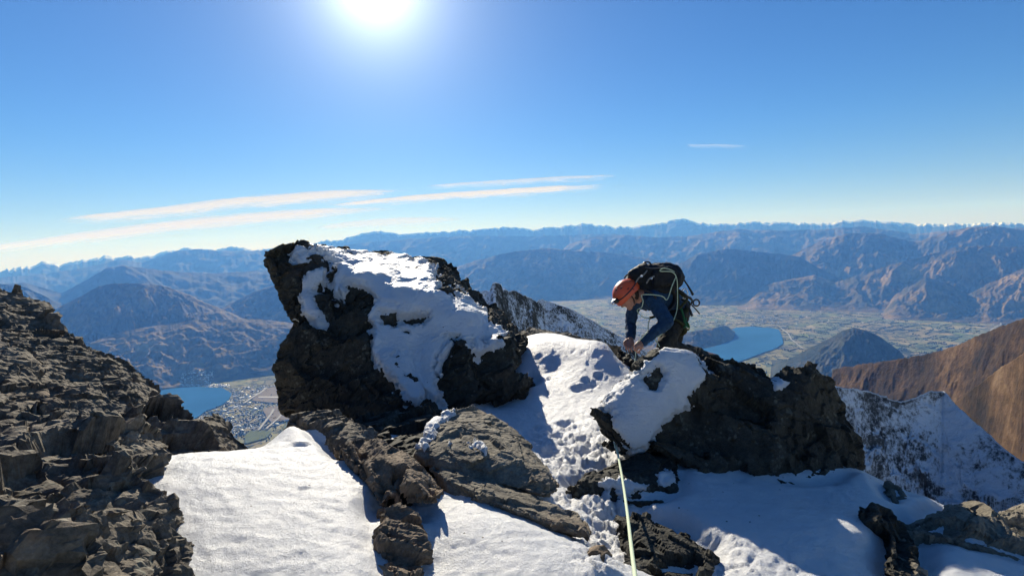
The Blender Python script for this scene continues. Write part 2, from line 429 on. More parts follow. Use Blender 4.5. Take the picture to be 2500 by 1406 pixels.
strip('road', [(632, 1048), (650, 1025), (663, 1008), (668, 998)], 26, ZV + 20, M_road, label='pale road climbing past the near houses')
strip('road', [(650, 1045), (680, 1020), (700, 995), (716, 975)], 26, ZV + 20, M_road, label='pale road below the boulder')
strip('road', [(1906, 800), (1925, 815), (1932, 828), (1960, 850)], 22, ZV + 20, M_road, label='thin pale road along the right lake')
strip('road', [(2418, 770), (2440, 780), (2444, 792), (2425, 800), (2415, 812)], 22, ZV + 20, M_road, label='winding pale road at the right of the valley')

# the town: thousands of far houses, too many and too far to count
def boxes(cen, L, Wd, H, rot, gable=True):
    n = len(cen); c, s = np.cos(rot), np.sin(rot)
    bx = np.array([(-1, -1), (1, -1), (1, 1), (-1, 1)], float) / 2
    def put(x, y, z): return np.stack((cen[:, 0] + x * c - y * s, cen[:, 1] + x * s + y * c, cen[:, 2] + z), 1)
    vs = [put(b[0] * L, b[1] * Wd, 0 * H - 6) for b in bx] + [put(b[0] * L, b[1] * Wd, H) for b in bx] + [put(-L / 2, 0 * L, H * 1.5), put(L / 2, 0 * L, H * 1.5)]
    V = np.stack(vs, 1).reshape(-1, 3); o = np.arange(n)[:, None] * 10
    Q = np.concatenate([o + np.array(q) for q in ((0, 1, 5, 4), (1, 2, 6, 5), (2, 3, 7, 6), (3, 0, 4, 7), (4, 5, 9, 8), (6, 7, 8, 9))])
    T = np.concatenate([o + np.array(q) for q in ((4, 8, 7), (5, 6, 9))])
    return V, [Q, T]
def house_mat():
    m = NT('town_house'); a = m.attr('tone')
    m.bsdf(m.ramp(a, [(0, (.05, .06, .08)), (.35, (.16, .17, .19)), (.6, (.35, .34, .33)), (.8, (.6, .6, .6)), (1., (.8, .8, .8))]), .6, .4)
    return m.m
M_house = house_mat()
def inside(x, y, poly):
    p = np.array(poly, float); r = np.zeros(len(x), bool); j = len(p) - 1
    for i in range(len(p)):
        cnd = ((p[i, 1] > y) != (p[j, 1] > y)) & (x < (p[j, 0] - p[i, 0]) * (y - p[i, 1]) / (p[j, 1] - p[i, 1] + 1e-9) + p[i, 0])
        r ^= cnd; j = i
    return r
town = [(480, 1022), (506, 1005), (545, 990), (566, 972), (570, 950), (600, 942), (700, 938), (760, 942), (668, 944), (640, 956), (612, 980), (640, 984), (720, 990), (660, 1000), (716, 1010), (690, 1035), (640, 1048), (600, 1062), (560, 1070), (480, 1060)]
gx, gy = np.meshgrid(np.arange(-140, 140), np.arange(-200, 200)); th = .72
X = gx.ravel() * 34 + 9 * rng.standard_normal(gx.size); Y = (gy.ravel() // 2) * 58 + (gy.ravel() % 2) * 24 + 3 * rng.standard_normal(gx.size)
c0 = G(np.array(600.), np.array(1000.), ZV)
cen = np.stack((c0[0] + X * math.cos(th) - Y * math.sin(th), c0[1] + X * math.sin(th) + Y * math.cos(th), 0 * X + ZV), 1)
px, py, _ = PIX(cen)
keep = inside(px, py, town) & (rng.random(len(px)) < .62)
cen = cen[keep]; n = len(cen)
big = rng.random(n) < .05
L = np.where(big, rng.uniform(35, 70, n), rng.uniform(14, 24, n)); Wd = np.where(big, rng.uniform(22, 36, n), rng.uniform(9, 14, n)); H = np.where(big, 9, rng.uniform(4, 7, n))
V, F = boxes(cen, L, Wd, H, th + rng.choice([0, math.pi / 2], n) + .06 * rng.standard_normal(n))
obj('houses', V, F, M_house, smooth=False, attr={'tone': np.repeat(rng.random(n) ** 1.4, 10)}, kind='stuff', label='pale houses of the distant lakeside town')
# hillside and shore houses across the left lake
sh = []
for (x0, x1, y0, y1, k) in ((440, 560, 938, 943, 110), (500, 560, 941, 946, 60), (440, 520, 905, 935, 110), (1680, 1900, 770, 796, 120), (1400, 2300, 735, 800, 260)):
    sh += [G(np.array(a), np.array(b), ZV) for a, b in zip(rng.uniform(x0, x1, k), rng.uniform(y0, y1, k))]
cen = np.array(sh)
dg = bpy.context.evaluated_depsgraph_get()
for i in range(280):                             # stand them on the hillside they are seen against
    v = Vector(cen[i]).normalized()
    hit, loc, *_ = S.ray_cast(dg, v * 3000., v)
    if hit: cen[i] = loc
n = len(cen)
V, F = boxes(cen, rng.uniform(16, 34, n), rng.uniform(12, 18, n), rng.uniform(5, 9, n), rng.uniform(0, 3, n))
obj('houses', V, F, M_house, smooth=False, attr={'tone': np.repeat(.4 + .6 * rng.random(n), 10)}, kind='stuff', label='scattered pale houses on the lake shores and across the valley')
# shelter-belts and clumps of trees on the valley floor
tp = []
for _ in range(720):
    x, y = rng.uniform(1330, 2480), rng.uniform(742, 905)
    c = G(np.array(x), np.array(y), ZV); k = rng.integers(3, 22); a = rng.choice([.5, 2.07]) + .1 * rng.standard_normal()
    t = (np.arange(k) - k / 2) * rng.uniform(16, 26)
    tp.append(np.stack((c[0] + t * math.cos(a) + 4 * rng.standard_normal(k), c[1] + t * math.sin(a) + 4 * rng.standard_normal(k), 0 * t + ZV), 1))
for _ in range(160):
    x, y = rng.uniform(500, 720), rng.uniform(945, 1075)
    c = G(np.array(x), np.array(y), ZV); k = rng.integers(2, 7)
    tp.append(c + np.concatenate((30 * rng.standard_normal((k, 2)), np.zeros((k, 1))), 1))
tp = np.concatenate(tp)
px, py, _ = PIX(tp)
lakeR = [(1600, 905), (1680, 868), (1735, 836), (1775, 812), (1796, 799), (1830, 797), (1880, 800), (1902, 804), (1912, 838), (1860, 862), (1800, 885)]
lakeL = [(150, 948), (545, 945), (568, 960), (560, 975), (500, 1006), (300, 1060)]
tp = tp[~inside(px, py, lakeR) & ~inside(px, py, lakeL)]
n = len(tp); hh = rng.uniform(9, 22, n); ww = hh * rng.uniform(.35, .6, n)
ring = 6; vs = []
for (zz, rr_) in ((0.05, .55), (.35, 1.), (.7, .7), (1., .05)):
    for j in range(ring):
        a = j / ring * 6.283; jit = rng.uniform(.75, 1.25, n)
        vs.append(np.stack((tp[:, 0] + ww * rr_ * jit * math.cos(a), tp[:, 1] + ww * rr_ * jit * math.sin(a), tp[:, 2] + hh * zz), 1))
V = np.stack(vs, 1).reshape(-1, 3); o = np.arange(n)[:, None] * (4 * ring); fs = []
for l in range(3):
    for j in range(ring): fs.append(o + np.array((l * ring + j, l * ring + (j + 1) % ring, (l + 1) * ring + (j + 1) % ring, (l + 1) * ring + j)))
M_tree = simple('dark_far_trees', (.03, .042, .02), .9, .1, .4, .05, 0)
obj('trees', V, np.concatenate(fs), M_tree, kind='stuff', label='dark tree belts and copses on the valley floor')

# near mountainside dropping away under the viewer, and the two brown slopes at right
M_flank = tussock('mountainside_scree', [(.05, .045, .04), (.09, .08, .065), (.13, .11, .08), (.2, .17, .13)], 8.)
az = np.linspace(R(-85), R(85), 200); rr = np.exp(np.linspace(math.log(9), math.log(2600), 160))
A, RR = np.meshgrid(az, rr, indexing='ij')
q = np.stack((np.sin(A).ravel() * RR.ravel(), np.cos(A).ravel() * RR.ravel(), 0 * A.ravel()), 1)
r = RR.ravel()
q[:, 2] = np.maximum(-8 - (r - 9) * .95 + r * .10 * fbm(q / 160., 5, 8), ZV - 6)
obj('mountainside', q, grid_faces(200, 160), M_flank, kind='structure', label='steep scree mountainside below the summit ridge')
ridge('slope', [(1985, 918), (2015, 906), (2080, 893), (2150, 884), (2250, 868), (2330, 846), (2420, 806), (2500, 778), (2700, 690)], [(1985, 2700), (2250, 2300), (2500, 1900), (2700, 1700)], 1000, 900, M_gold, base=-1750, seed=71, spur=.27, nu=420, nv=200, jag=3.5, iso=.85, lam=520, power=.9,
      label='brown tussock ridge descending from the right edge')
ridge('slope', [(2290, 1030), (2340, 976), (2400, 930), (2450, 893), (2500, 862), (2700, 720)], [(2290, 1500), (2500, 1200), (2700, 1000)], 640, 500, M_gold, base=-1500, seed=75, spur=.2, nu=300, nv=160, jag=3.5, iso=.85, lam=340, power=.9,
      label='nearer brown tussock slope at the right edge')

# clouds: thin high streaks far beyond the mountains
def cloud_mat():
    m = NT('cirrus'); c = m.attr('along'); b = m.attr('across')
    cb = m.n('CombineXYZ', inp={0: m.math('MULTIPLY', c, 9.), 1: m.math('MULTIPLY', b, 2.6), 2: m.attr('sd')})
    nz = m.noise(1.3, cb.outputs[0], 8, .6, .6)
    e = m.math('SUBTRACT', 1., m.math('ABSOLUTE', b))
    ends = m.math('MULTIPLY', m.mr(c, -.02, .16), m.mr(c, 1., .65))
    al = m.mr(m.math('ADD', m.math('MULTIPLY', m.math('MULTIPLY', e, ends), 1.2), m.math('MULTIPLY', m.math('SUBTRACT', nz, .5), 1.3)), .12, 1.05)
    tr = m.n('BsdfTransparent'); df = m.n('BsdfTranslucent', inp={'Color': (.88, .80, .66, 1)}); d2 = m.n('BsdfDiffuse', inp={'Color': (.88, .80, .66, 1)})
    mx0 = m.n('MixShader', inp={0: .35, 1: df.outputs[0], 2: d2.outputs[0]})
    mx = m.n('MixShader', inp={0: m.math('MULTIPLY', al, m.attr('op')), 1: tr.outputs[0], 2: mx0.outputs[0]})
    m.t.links.new(mx.outputs[0], m.out.inputs['Surface'])
    return m.m
M_cloud = cloud_mat()
def cloud(pts, wpx, alt, label, sd, op=1.):
    p = np.array(pts, float); n = 90; t = np.linspace(0, 1, n); k0 = np.linspace(0, 1, len(p)); m_ = 9
    x = np.interp(t, k0, p[:, 0]); y = np.interp(t, k0, p[:, 1])
    for _ in range(6): y[1:-1] = (y[:-2] + 2 * y[1:-1] + y[2:]) / 4
    b = np.linspace(-1, 1, m_)
    Y = y[:, None] + b[None, :] * (wpx * (.35 + .65 * np.sin(np.pi * np.clip(t, .04, .96)))[:, None]); X = x[:, None] + 0 * Y
    V = G(X.ravel(), Y.ravel(), alt)
    V[:, 2] += 500 * (1 - np.tile(b, n) ** 2) + 120 * fbm(V / 3000., 3, sd)
    obj('cirrus_cloud', V, grid_faces(n, m_), M_cloud, attr={'along': np.repeat(t, m_), 'across': np.tile(b, n), 'sd': np.full(n * m_, sd * 3.7), 'op': np.full(n * m_, op)}, label=label, cat='cloud', group='thin streaks of cloud low over the mountains')
cloud([(-150, 632), (0, 608), (200, 582), (450, 552), (700, 530), (900, 518), (1090, 512)], 21, 6500, 'longest white cloud streak, reaching the left edge above the mountains', 1)
cloud([(120, 545), (240, 536), (400, 522), (560, 503), (700, 492), (850, 482), (960, 477), (1040, 473)], 22, 6500, 'upper of the two white cloud streaks at left, above the longest one', 2, .95)
cloud([(780, 512), (900, 500), (1050, 487), (1200, 478), (1330, 470), (1450, 464), (1560, 457)], 14, 6500, 'thin white cloud streak above the middle of the skyline', 3)
cloud([(760, 562), (850, 552), (950, 545), (1060, 541), (1180, 536)], 15, 6500, 'faint warm white cloud patch just above the top of the boulder', 4, .6)
cloud([(1020, 466), (1200, 455), (1400, 443), (1560, 438)], 9, 6500, 'faintest thin cloud wisp above the other streaks', 5, .5)
cloud([(1670, 366), (1720, 366), (1780, 367), (1850, 369)], 1.7, 8000, 'tiny cloud wisp alone in the blue sky at right', 6, .12)

# the air between: one box of even pale haze
hz = NT('haze_air')
pv = hz.n('VolumePrincipled'); pv.inputs['Color'].default_value = (.11, .33, 1.0, 1); pv.inputs['Density'].default_value = 3.6e-5; pv.inputs['Anisotropy'].default_value = .15
pv.inputs['Absorption Color'].default_value = (1, 1, 1, 1)
hz.t.links.new(pv.outputs[0], hz.out.inputs['Volume'])
x0, x1, y0, y1, z0, z1 = -52000, 52000, -3000, 49000, ZV - 30, 2100
V = np.array([(x, y, z) for x in (x0, x1) for y in (y0, y1) for z in (z0, z1)], float)
obj('haze', V, np.array([(0, 1, 3, 2), (4, 6, 7, 5), (0, 4, 5, 1), (2, 3, 7, 6), (0, 2, 6, 4), (1, 5, 7, 3)]), hz.m, smooth=False, kind='stuff', label='blue haze of the air filling the valley')
# ================================================================== rock and snow near the viewer
def hull_parts(chunks):
    bm = bmesh.new()
    for c in chunks:
        vs = [bm.verts.new(p) for p in np.asarray(c, float)]
        g = bmesh.ops.convex_hull(bm, input=vs)
        junk = list({e for e in g['geom_interior'] if isinstance(e, bmesh.types.BMVert)} | {e for e in g['geom_unused'] if isinstance(e, bmesh.types.BMVert)})
        if junk: bmesh.ops.delete(bm, geom=junk, context='VERTS')
    return bm
def voxel(bm, size):
    me = bpy.data.meshes.new('t'); bm.to_mesh(me); bm.free()
    o = bpy.data.objects.new('t', me); COL.objects.link(o)
    m = o.modifiers.new('r', 'REMESH'); m.mode = 'VOXEL'; m.voxel_size = size
    dg = bpy.context.evaluated_depsgraph_get(); e = o.evaluated_get(dg); r = e.to_mesh()
    V = np.zeros(len(r.vertices) * 3, np.float32); r.vertices.foreach_get('co', V)
    nl = len(r.loops); li = np.zeros(nl, np.int32); r.loops.foreach_get('vertex_index', li)
    tot = np.zeros(len(r.polygons), np.int32); r.polygons.foreach_get('loop_total', tot)
    assert (tot == 4).all()
    e.to_mesh_clear(); bpy.data.objects.remove(o); bpy.data.meshes.remove(me)
    return V.reshape(-1, 3).astype(float), li.reshape(-1, 4)
def edges_of(F):
    E = np.concatenate([np.stack((F[:, i], F[:, (i + 1) % F.shape[1]]), 1) for i in range(F.shape[1])])
    E = np.sort(E, 1); return np.unique(E, axis=0)
def lap(V, E, it, k=.5):
    n = len(V); cnt = np.bincount(E.ravel(), minlength=n).astype(float); cnt[cnt == 0] = 1
    for _ in range(it):
        S_ = np.stack([np.bincount(E[:, 0], V[E[:, 1], j], n) + np.bincount(E[:, 1], V[E[:, 0], j], n) for j in range(V.shape[1])], 1)
        V = V + k * (S_ / cnt[:, None] - V)
    return V
def normals(V, F):
    a = V[F[:, 2]] - V[F[:, 0]]; b = V[F[:, 3]] - V[F[:, 1]]
    fn = np.cross(a, b); n = np.zeros_like(V)
    for j in range(3):
        n[:, j] = sum(np.bincount(F[:, i], fn[:, j], len(V)) for i in range(4))
    return n / (np.linalg.norm(n, axis=1, keepdims=True) + 1e-12)
def unit(v): v = np.array(v, float); return v / np.linalg.norm(v)
def basis(d):
    d = unit(d); a = unit(np.cross(d, (0, 0, 1) if abs(d[2]) < .9 else (1, 0, 0))); return a, np.cross(d, a), d
def plane_facets(V, N, q, seed, limit, tilt, joints, snap, keep=1.):
    """break the surface into flat fracture faces: every cell is laid onto one plane, leaning towards the rock's joint directions"""
    c = cells(q, seed); n = c.max() + 1; cnt = np.bincount(c, minlength=n).astype(float)
    C = np.stack([np.bincount(c, V[:, k], n) for k in range(3)], 1) / cnt[:, None]
    A = np.stack([np.bincount(c, N[:, k], n) for k in range(3)], 1); A /= np.linalg.norm(A, axis=1, keepdims=True) + 1e-9
    h = np.arange(n); rnd = np.stack([hash1(h + 7919 * k, seed + k) for k in range(3)], 1) * 2 - 1
    J = np.concatenate((joints, -joints)); best = J[np.argmax(A @ J.T, axis=1)]; w = ((A * best).sum(1) > .55) * snap
    A = A * (1 - w[:, None]) + best * w[:, None] + tilt * rnd; A /= np.linalg.norm(A, axis=1, keepdims=True)
    off = (hash1(h, seed + 5) - .5) * limit * .9
    d = ((C[c] - V) * A[c]).sum(1) / np.maximum((N * A[c]).sum(1), .35) + off[c]
    return V + N * (np.clip(d, -limit, limit) * keep)[:, None]
def roughen(V, F, vox, seed, amp=.03, cell=(4.0, 12.1), facet=(0.050, 0.020), strata=None, sth=.05, sam=.015, fine=.006, rag=1., snap=.55):
    """broken rock: flat fracture faces at two sizes, ledges along the layering, cracks and grain"""
    E = edges_of(F); V = lap(V, E, 2)
    a, b, c = basis(strata if strata is not None else (0, .2, 1)); J = np.array((c, unit(a + .25 * b), unit(b - .2 * a + .15 * c)))
    N = normals(lap(V, E, 8), F)
    V = V + N * (amp * 1.1 * fbm(V * 1.7, 3, seed))[:, None]
    def loc(s, an, wob): 
        w = V + wob * np.stack([fbm(V * 4.1, 3, seed + 40 + k) for k in range(3)], 1)
        return np.stack((w @ a * s, w @ b * s, w @ c * s * an), 1)
    V = plane_facets(V, N, loc(cell[0], 1.5, .05), seed + 1, facet[0], .13, J, snap)
    N = normals(lap(V, E, 3), F)
    V = plane_facets(V, N, loc(cell[1], 1.8, .03), seed + 2, facet[1], .22, J, snap * .9, .8)
    N = normals(lap(V, E, 3), F)
    s = (V @ c) / sth + .5 * fbm(np.stack((V @ a * 2, V @ b * 2, V @ c * 8), 1), 3, seed + 4)
    k = np.floor(s); f = s - k
    d = sam * (hash1(k, seed) + (hash1(k + 1, seed) - hash1(k, seed)) * sstep(.85, 1., f) - .5) * (.7 + fbm(V * 3., 2, seed + 6))
    d += sam * .7 * fbm(np.stack((V @ a * 7, V @ b * 7, V @ c * 50), 1), 3, seed + 5, .6)
    cr = np.abs(perlin(np.stack((V @ a * 3.1, V @ b * 3.1, V @ c * 5.5), 1), seed + 11)); cr2 = np.abs(perlin(np.stack((V @ a * 5.5, V @ b * 2., V @ c * 2.2), 1) + 9, seed + 12))
    d -= .02 * rag * (np.exp(-cr * 38) + np.exp(-cr2 * 42)) * sstep(-.1, .3, fbm(V * 2.1, 2, seed + 13))
    d += fine * .6 * (ridged(V * 24., 3, seed + 9, .6) - .5) + fine * .5 * fbm(V * 60., 2, seed + 10, .6)
    return V + N * d[:, None], F, E

def rock_mat(name, dark, mid, light, warm, sc=1., lichen=.35, rusty=.55):
    m = NT(name); c = m.co()
    n1 = m.noise(3.2 * sc, c, 9, .68, .3); n2 = m.noise(22 * sc, c, 7, .7); n3 = m.noise(90 * sc, c, 4, .7)
    k = m.math('ADD', m.math('ADD', m.math('MULTIPLY', n1, .42), m.math('MULTIPLY', n2, .38)), m.math('MULTIPLY', n3, .2))
    col = m.ramp(k, [(.36, dark), (.47, mid), (.57, light), (.68, warm)])
    rust = m.mr(m.noise(1.6 * sc, m.co((1, 1, 1.3)), 5, .6), .56, .68)
    col = m.mix(m.math('MULTIPLY', rust, rusty), col, m.ramp(n2, [(.35, (.07, .04, .025)), (.65, (.25, .15, .09))]))
    lv = m.vor(34 * sc, c, 'SMOOTH_F1'); spot = m.math('MULTIPLY', m.mr(lv, .42, .25), m.mr(m.noise(6 * sc, c, 5, .7), .52, .62))
    col = m.mix(m.math('MULTIPLY', spot, lichen), col, (.30, .31, .25))
    h = m.math('ADD', m.math('MULTIPLY', m.noise(38 * sc, c, 9, .72, .4), 1.), m.math('MULTIPLY', m.vor(60 * sc, c, 'F1'), .10))
    nb = m.bump(h, .9, .012 / sc ** .5)
    nb = m.bump(m.noise(240 * sc, c, 5, .7), .4, .002, nb)
    m.bsdf(col, .82, .25, nb)
    return m.m
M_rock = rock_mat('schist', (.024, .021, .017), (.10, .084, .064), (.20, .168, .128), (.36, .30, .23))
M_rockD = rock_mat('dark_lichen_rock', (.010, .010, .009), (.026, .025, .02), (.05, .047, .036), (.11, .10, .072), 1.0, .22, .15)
M_rockB = rock_mat('brown_schist', (.045, .034, .024), (.14, .103, .07), (.24, .176, .12), (.36, .28, .20), 1.2, .2)
M_rockG = rock_mat('grey_slab', (.045, .04, .032), (.135, .118, .09), (.225, .196, .148), (.33, .295, .225), 1.2, .25)

def snow_mat(name, grain=1.):
    m = NT(name); c = m.co()
    h1 = m.noise(16., c, 6, .62, .3); h2 = m.noise(95. * grain, c, 5, .75); h3 = m.noise(330. * grain, c, 3, .8)
    nb = m.bump(h1, .6, .035); nb = m.bump(h2, 1., .013, nb); nb = m.bump(h3, 1., .0042, nb)
    col = m.mix(m.mr(m.noise(5., c, 5, .6), .3, .7), (.74, .765, .80), (.84, .85, .86))
    vs = m.n('TexVoronoi', inp={'Scale': 26., 'Randomness': 1.}); m.set(vs, 'Vector', c)
    sp = m.math('MULTIPLY', m.mr(vs.outputs['Distance'], .16, .10), m.mr(m.n('SeparateColor', inp={0: vs.outputs['Color']}).outputs[0], .90, .93))
    col = m.mix(m.math('MULTIPLY', sp, m.mr(m.noise(3., c, 3), .45, .6)), col, (.05, .045, .04))
    b = m.bsdf(col, .5, .45, nb)
    return m.m
M_snow = snow_mat('snow')

def pt(*p):
    a = np.array(p, float); return P(a[:, 0], a[:, 1], a[:, 2])
def slab(front, thick, shrink=.06, extra=None):
    """hull points: a traced front, and the same outline drawn in a little and set back by its thickness"""
    a = np.array(front, float); f = P(a[:, 0], a[:, 1], a[:, 2]); c = f.mean(0)
    t = np.broadcast_to(np.asarray(thick, float), (len(a),))
    bdir = unit(unit(c) + np.array((0, 0, -.06))); g = (c + (f - c) * (1 - shrink)) + bdir * t[:, None]
    out = [f, g]
    if extra is not None: out.append(np.asarray(extra))
    return np.concatenate(out)
ROCKS = []
def rock(name, chunks, vox, mat, seed, parent=None, **k):
    rk = {a: k.pop(a) for a in ('amp', 'cell', 'facet', 'strata', 'sth', 'sam', 'fine', 'rag', 'snap') if a in k}
    V, F = voxel(hull_parts(chunks), vox)
    V, F, E = roughen(V, F, vox, seed, **rk)
    o = obj(name, V, F, mat, parent, smooth=False, **k)
    if name not in ('small_rock', 'rock_outcrop'): ROCKS.append(V)
    return o, V, F, E

def poly_sd(x, y, poly):
    p = np.array(poly, float); d = np.full(len(x), 1e9)
    for i in range(len(p)):
        a, b = p[i], p[(i + 1) % len(p)]; ab = b - a
        t = np.clip(((x - a[0]) * ab[0] + (y - a[1]) * ab[1]) / (ab @ ab + 1e-9), 0, 1)
        d = np.minimum(d, np.hypot(x - a[0] - t * ab[0], y - a[1] - t * ab[1]))
    return np.where(inside(x, y, poly), d, -d)
def snow_on(V, F, E, polys, holes, parent, thick=.045, smooth=14, ripple=.006, seed=0, edge=16., rag=26., name='snow_cover', facing=True, **k):
    """a blanket of snow lying on the rock where the photograph shows it"""
    N = normals(V, F); px, py, dd = PIX(V)
    sd_ = np.max([poly_sd(px, py, p) for p in polys], axis=0)
    for hpoly in holes: sd_ = np.minimum(sd_, -poly_sd(px, py, hpoly))
    scale = dd / 4.5
    sd_ = sd_ * scale + rag * fbm(V * 9., 4, seed + 3, .6) + rag * .5 * fbm(V * 34., 3, seed + 4, .6)
    Ns = normals(lap(V, E, max(25, smooth)), F)
    if facing:
        view = -V / np.linalg.norm(V, axis=1, keepdims=True); sd_ = np.minimum(sd_, ((Ns * view).sum(1) + .30) * 260)
    w = sstep(-edge * .4, edge, sd_)
    B = lap(V, E, smooth)
    B = B + Ns * (thick * w * (1 + .5 * fbm(V * 4., 2, seed)) - .03 * (1 - w))[:, None]
    rp = ripple * (ridged(np.stack((V[:, 0] * 14 + 1.5 * fbm(V * 4, 2, seed + 20), V[:, 1] * 14, V[:, 2] * 34), 1), 3, seed + 7) - .5) + ripple * .5 * fbm(V * 40, 3, seed + 8)
    B = B + Ns * (rp * w)[:, None]
    keep = (w[F] > .002).any(1); f = F[keep]
    u, inv = np.unique(f, return_inverse=True)
    return obj(name, B[u], inv.reshape(-1, 4), M_snow, parent, **k)

# ---------------------------------------------------------------- ground: snow and the ridge crest beneath it
GP = [(430, 1112, 2.574), (550, 1103, 2.652), (650, 1088, 2.769), (700, 1050, 2.964), (780, 1038, 3.042), (815, 1070, 2.886), (870, 1150, 2.496), (925, 1215, 2.262), (700, 1200, 2.223), (500, 1250, 2.028), (500, 1400, 1.732), (700, 1400, 1.732), (920, 1400, 1.732),
      (1050, 1300, 2.083), (1080, 1180, 2.478), (1000, 1225, 2.335), (1040, 1400, 1.882), (1250, 1280, 2.117), (1400, 1350, 1.949), (1500, 1400, 1.848), (1180, 1400, 1.865),
      (1400, 1215, 2.85), (1480, 1215, 2.85), (1540, 1270, 2.62), (1470, 1330, 2.42),
      (1285, 822, 6.2), (1400, 832, 6.0), (1500, 866, 5.55), (1548, 905, 5.15), (1300, 950, 4.9), (1450, 950, 4.8), (1400, 1050, 4.05), (1480, 1090, 3.75), (1330, 1100, 3.7), (1400, 1160, 3.25), (1200, 990, 4.7),
      (1680, 1145, 3.25), (1800, 1195, 3.05), (2000, 1230, 2.95), (1640, 1240, 2.8), (1800, 1300, 2.55), (1750, 1400, 2.25), (1950, 1406, 2.25), (2130, 1406, 2.3), (2140, 1330, 2.52), (2060, 1245, 2.85), (2125, 1165, 3.35), (2100, 1190, 3.2),
      (2240, 1330, 2.6), (2340, 1297, 2.75), (2440, 1330, 2.7), (2300, 1406, 2.38), (2500, 1420, 2.4), (2180, 1406, 2.45)]
gp = np.array(GP, float); K = P(gp[:, 0], gp[:, 1], gp[:, 2])
ex = [(-3.2, 3.5, -1.75), (-3.5, 5, -3.2), (-1.2, 5.2, -1.9), (-1.8, 7.5, -4.5), (-4.5, 2, -1.4), (-4.5, 0, -1.2), (0, 1., -1.45), (2, 1., -1.6), (-2, .8, -1.3), (0, 8.2, -2.4), (1.2, 7.2, -2.3), (1.5, 10, -5.5), (-1, 10, -6), (2.8, 6, -3.1), (2.6, 4.4, -2.1), (3.0, 3.1, -1.9), (3.4, 2.4, -1.9), (4.2, 3.4, -3.4), (4.5, 5, -5), (4.3, 1.6, -2.2), (3.5, 8, -6), (4, 0, -2.), (0, -.5, -1.4), (-5, 5, -4.5), (-4.5, 8, -6.5), (1.2, 5.6, -1.75), (2.0, 5.0, -1.9), (.4, 5.2, -1.25), (-.4, 4.6, -1.35)]
K = np.concatenate((K, np.array(ex, float)))
bk = np.array([(470, 1112, 2.62), (600, 1098, 2.72), (670, 1082, 2.85), (745, 1040, 3.03)], float)
K = np.concatenate((K, P(bk[:, 0], bk[:, 1], bk[:, 2]) + np.array((-.04, .34, -.36))))
def tps(K):
    n = len(K); r = np.linalg.norm(K[:, None, :2] - K[None, :, :2], axis=2)
    A = r ** 2 * np.log(r + 1e-9) + 2e-3 * np.eye(n); Pm = np.concatenate((np.ones((n, 1)), K[:, :2]), 1)
    M_ = np.zeros((n + 3, n + 3)); M_[:n, :n] = A; M_[:n, n:] = Pm; M_[n:, :n] = Pm.T
    w = np.linalg.solve(M_, np.concatenate((K[:, 2], np.zeros(3))))
    def f(x, y):
        out = np.zeros(len(x))
        for s in range(0, len(x), 20000):
            xs, ys = x[s:s + 20000], y[s:s + 20000]
            rr_ = np.sqrt((xs[:, None] - K[None, :, 0]) ** 2 + (ys[:, None] - K[None, :, 1]) ** 2)
            out[s:s + 20000] = (rr_ ** 2 * np.log(rr_ + 1e-9)) @ w[:n] + w[n] + w[n + 1] * xs + w[n + 2] * ys
        return out
    return f
GZ = tps(K)
# ---------------------------------------------------------------- left outcrop
ST = (-.45, .35, .82)
OUT = [(0, 690, 4.160), (40, 712, 4.120), (110, 766, 4.040), (175, 800, 3.960), (245, 850, 3.840), (300, 886, 3.760), (358, 905, 3.680), (358, 945, 3.520), (430, 970, 3.440), (530, 1018, 3.320), (598, 1075, 3.200), (592, 1098, 3.000), (430, 1108, 2.560), (405, 1150, 2.320), (490, 1178, 2.040), (496, 1300, 1.720), (492, 1420, 1.480)]
o = np.array(OUT, float)
top = P(o[:, 0], o[:, 1], o[:, 2])
def sect(i, j, push=0.):
    """a block of the outcrop between consecutive outline points, running back to the viewer's left"""
    pts = [top[k] for k in range(i, j + 1)]
    base = []
    for k in range(i, j + 1):
        base.append(top[k] + np.array((-.1, .25, -1.1)))
    return pts, base
chunks = []
near_pts = pt((-260, 760, 3.360), (-260, 1000, 2.080), (-300, 1400, 1.200), (0, 1430, 1.160), (250, 1430, 1.280), (150, 1150, 1.760), (300, 1100, 2.320), (100, 900, 2.800), (200, 950, 2.880), (350, 1050, 2.640), (400, 1250, 1.800), (-100, 700, 4.160))
dn = lambda a, k=.9: a + np.array((0, .1, -k))
# upper tier
c = np.concatenate((pt((-330, 610, 4.160), (0, 690, 4.160), (40, 712, 4.120), (110, 766, 4.000), (172, 800, 3.920), (150, 850, 3.600), (60, 800, 3.680), (-260, 760, 3.360)),)); chunks.append(np.concatenate((c, dn(c))))
c = pt((-300, 790, 3.440), (20, 770, 3.800), (150, 835, 3.760), (245, 852, 3.800), (290, 890, 3.640), (280, 1000, 3.040), (150, 1040, 2.480), (-260, 1040, 2.080)); chunks.append(np.concatenate((c, dn(c))))
c = pt((200, 900, 3.520), (300, 886, 3.720), (352, 902, 3.640), (360, 920, 3.560), (352, 955, 3.440), (320, 1010, 3.040), (240, 1010, 2.960)); chunks.append(np.concatenate((c, dn(c))))
c = pt((300, 960, 3.360), (365, 968, 3.480), (420, 985, 3.400), (490, 1025, 3.320), (550, 1060, 3.240), (590, 1090, 3.160), (592, 1098, 2.960), (440, 1112, 2.560), (330, 1120, 2.320), (270, 1040, 2.720)); chunks.append(np.concatenate((c, dn(c, .7))))
c = pt((-260, 1020, 2.160), (120, 1000, 2.480), (300, 1030, 2.560), (360, 1112, 2.400), (345, 1155, 2.240), (370, 1200, 1.920), (180, 1180, 1.760), (-200, 1200, 1.520)); chunks.append(np.concatenate((c, dn(c))))
c = pt((330, 1140, 2.120), (350, 1165, 2.160), (425, 1205, 2.040), (428, 1300, 1.760), (424, 1430, 1.504), (370, 1440, 1.400), (330, 1300, 1.640)); chunks.append(np.concatenate((c, dn(c, .8))))
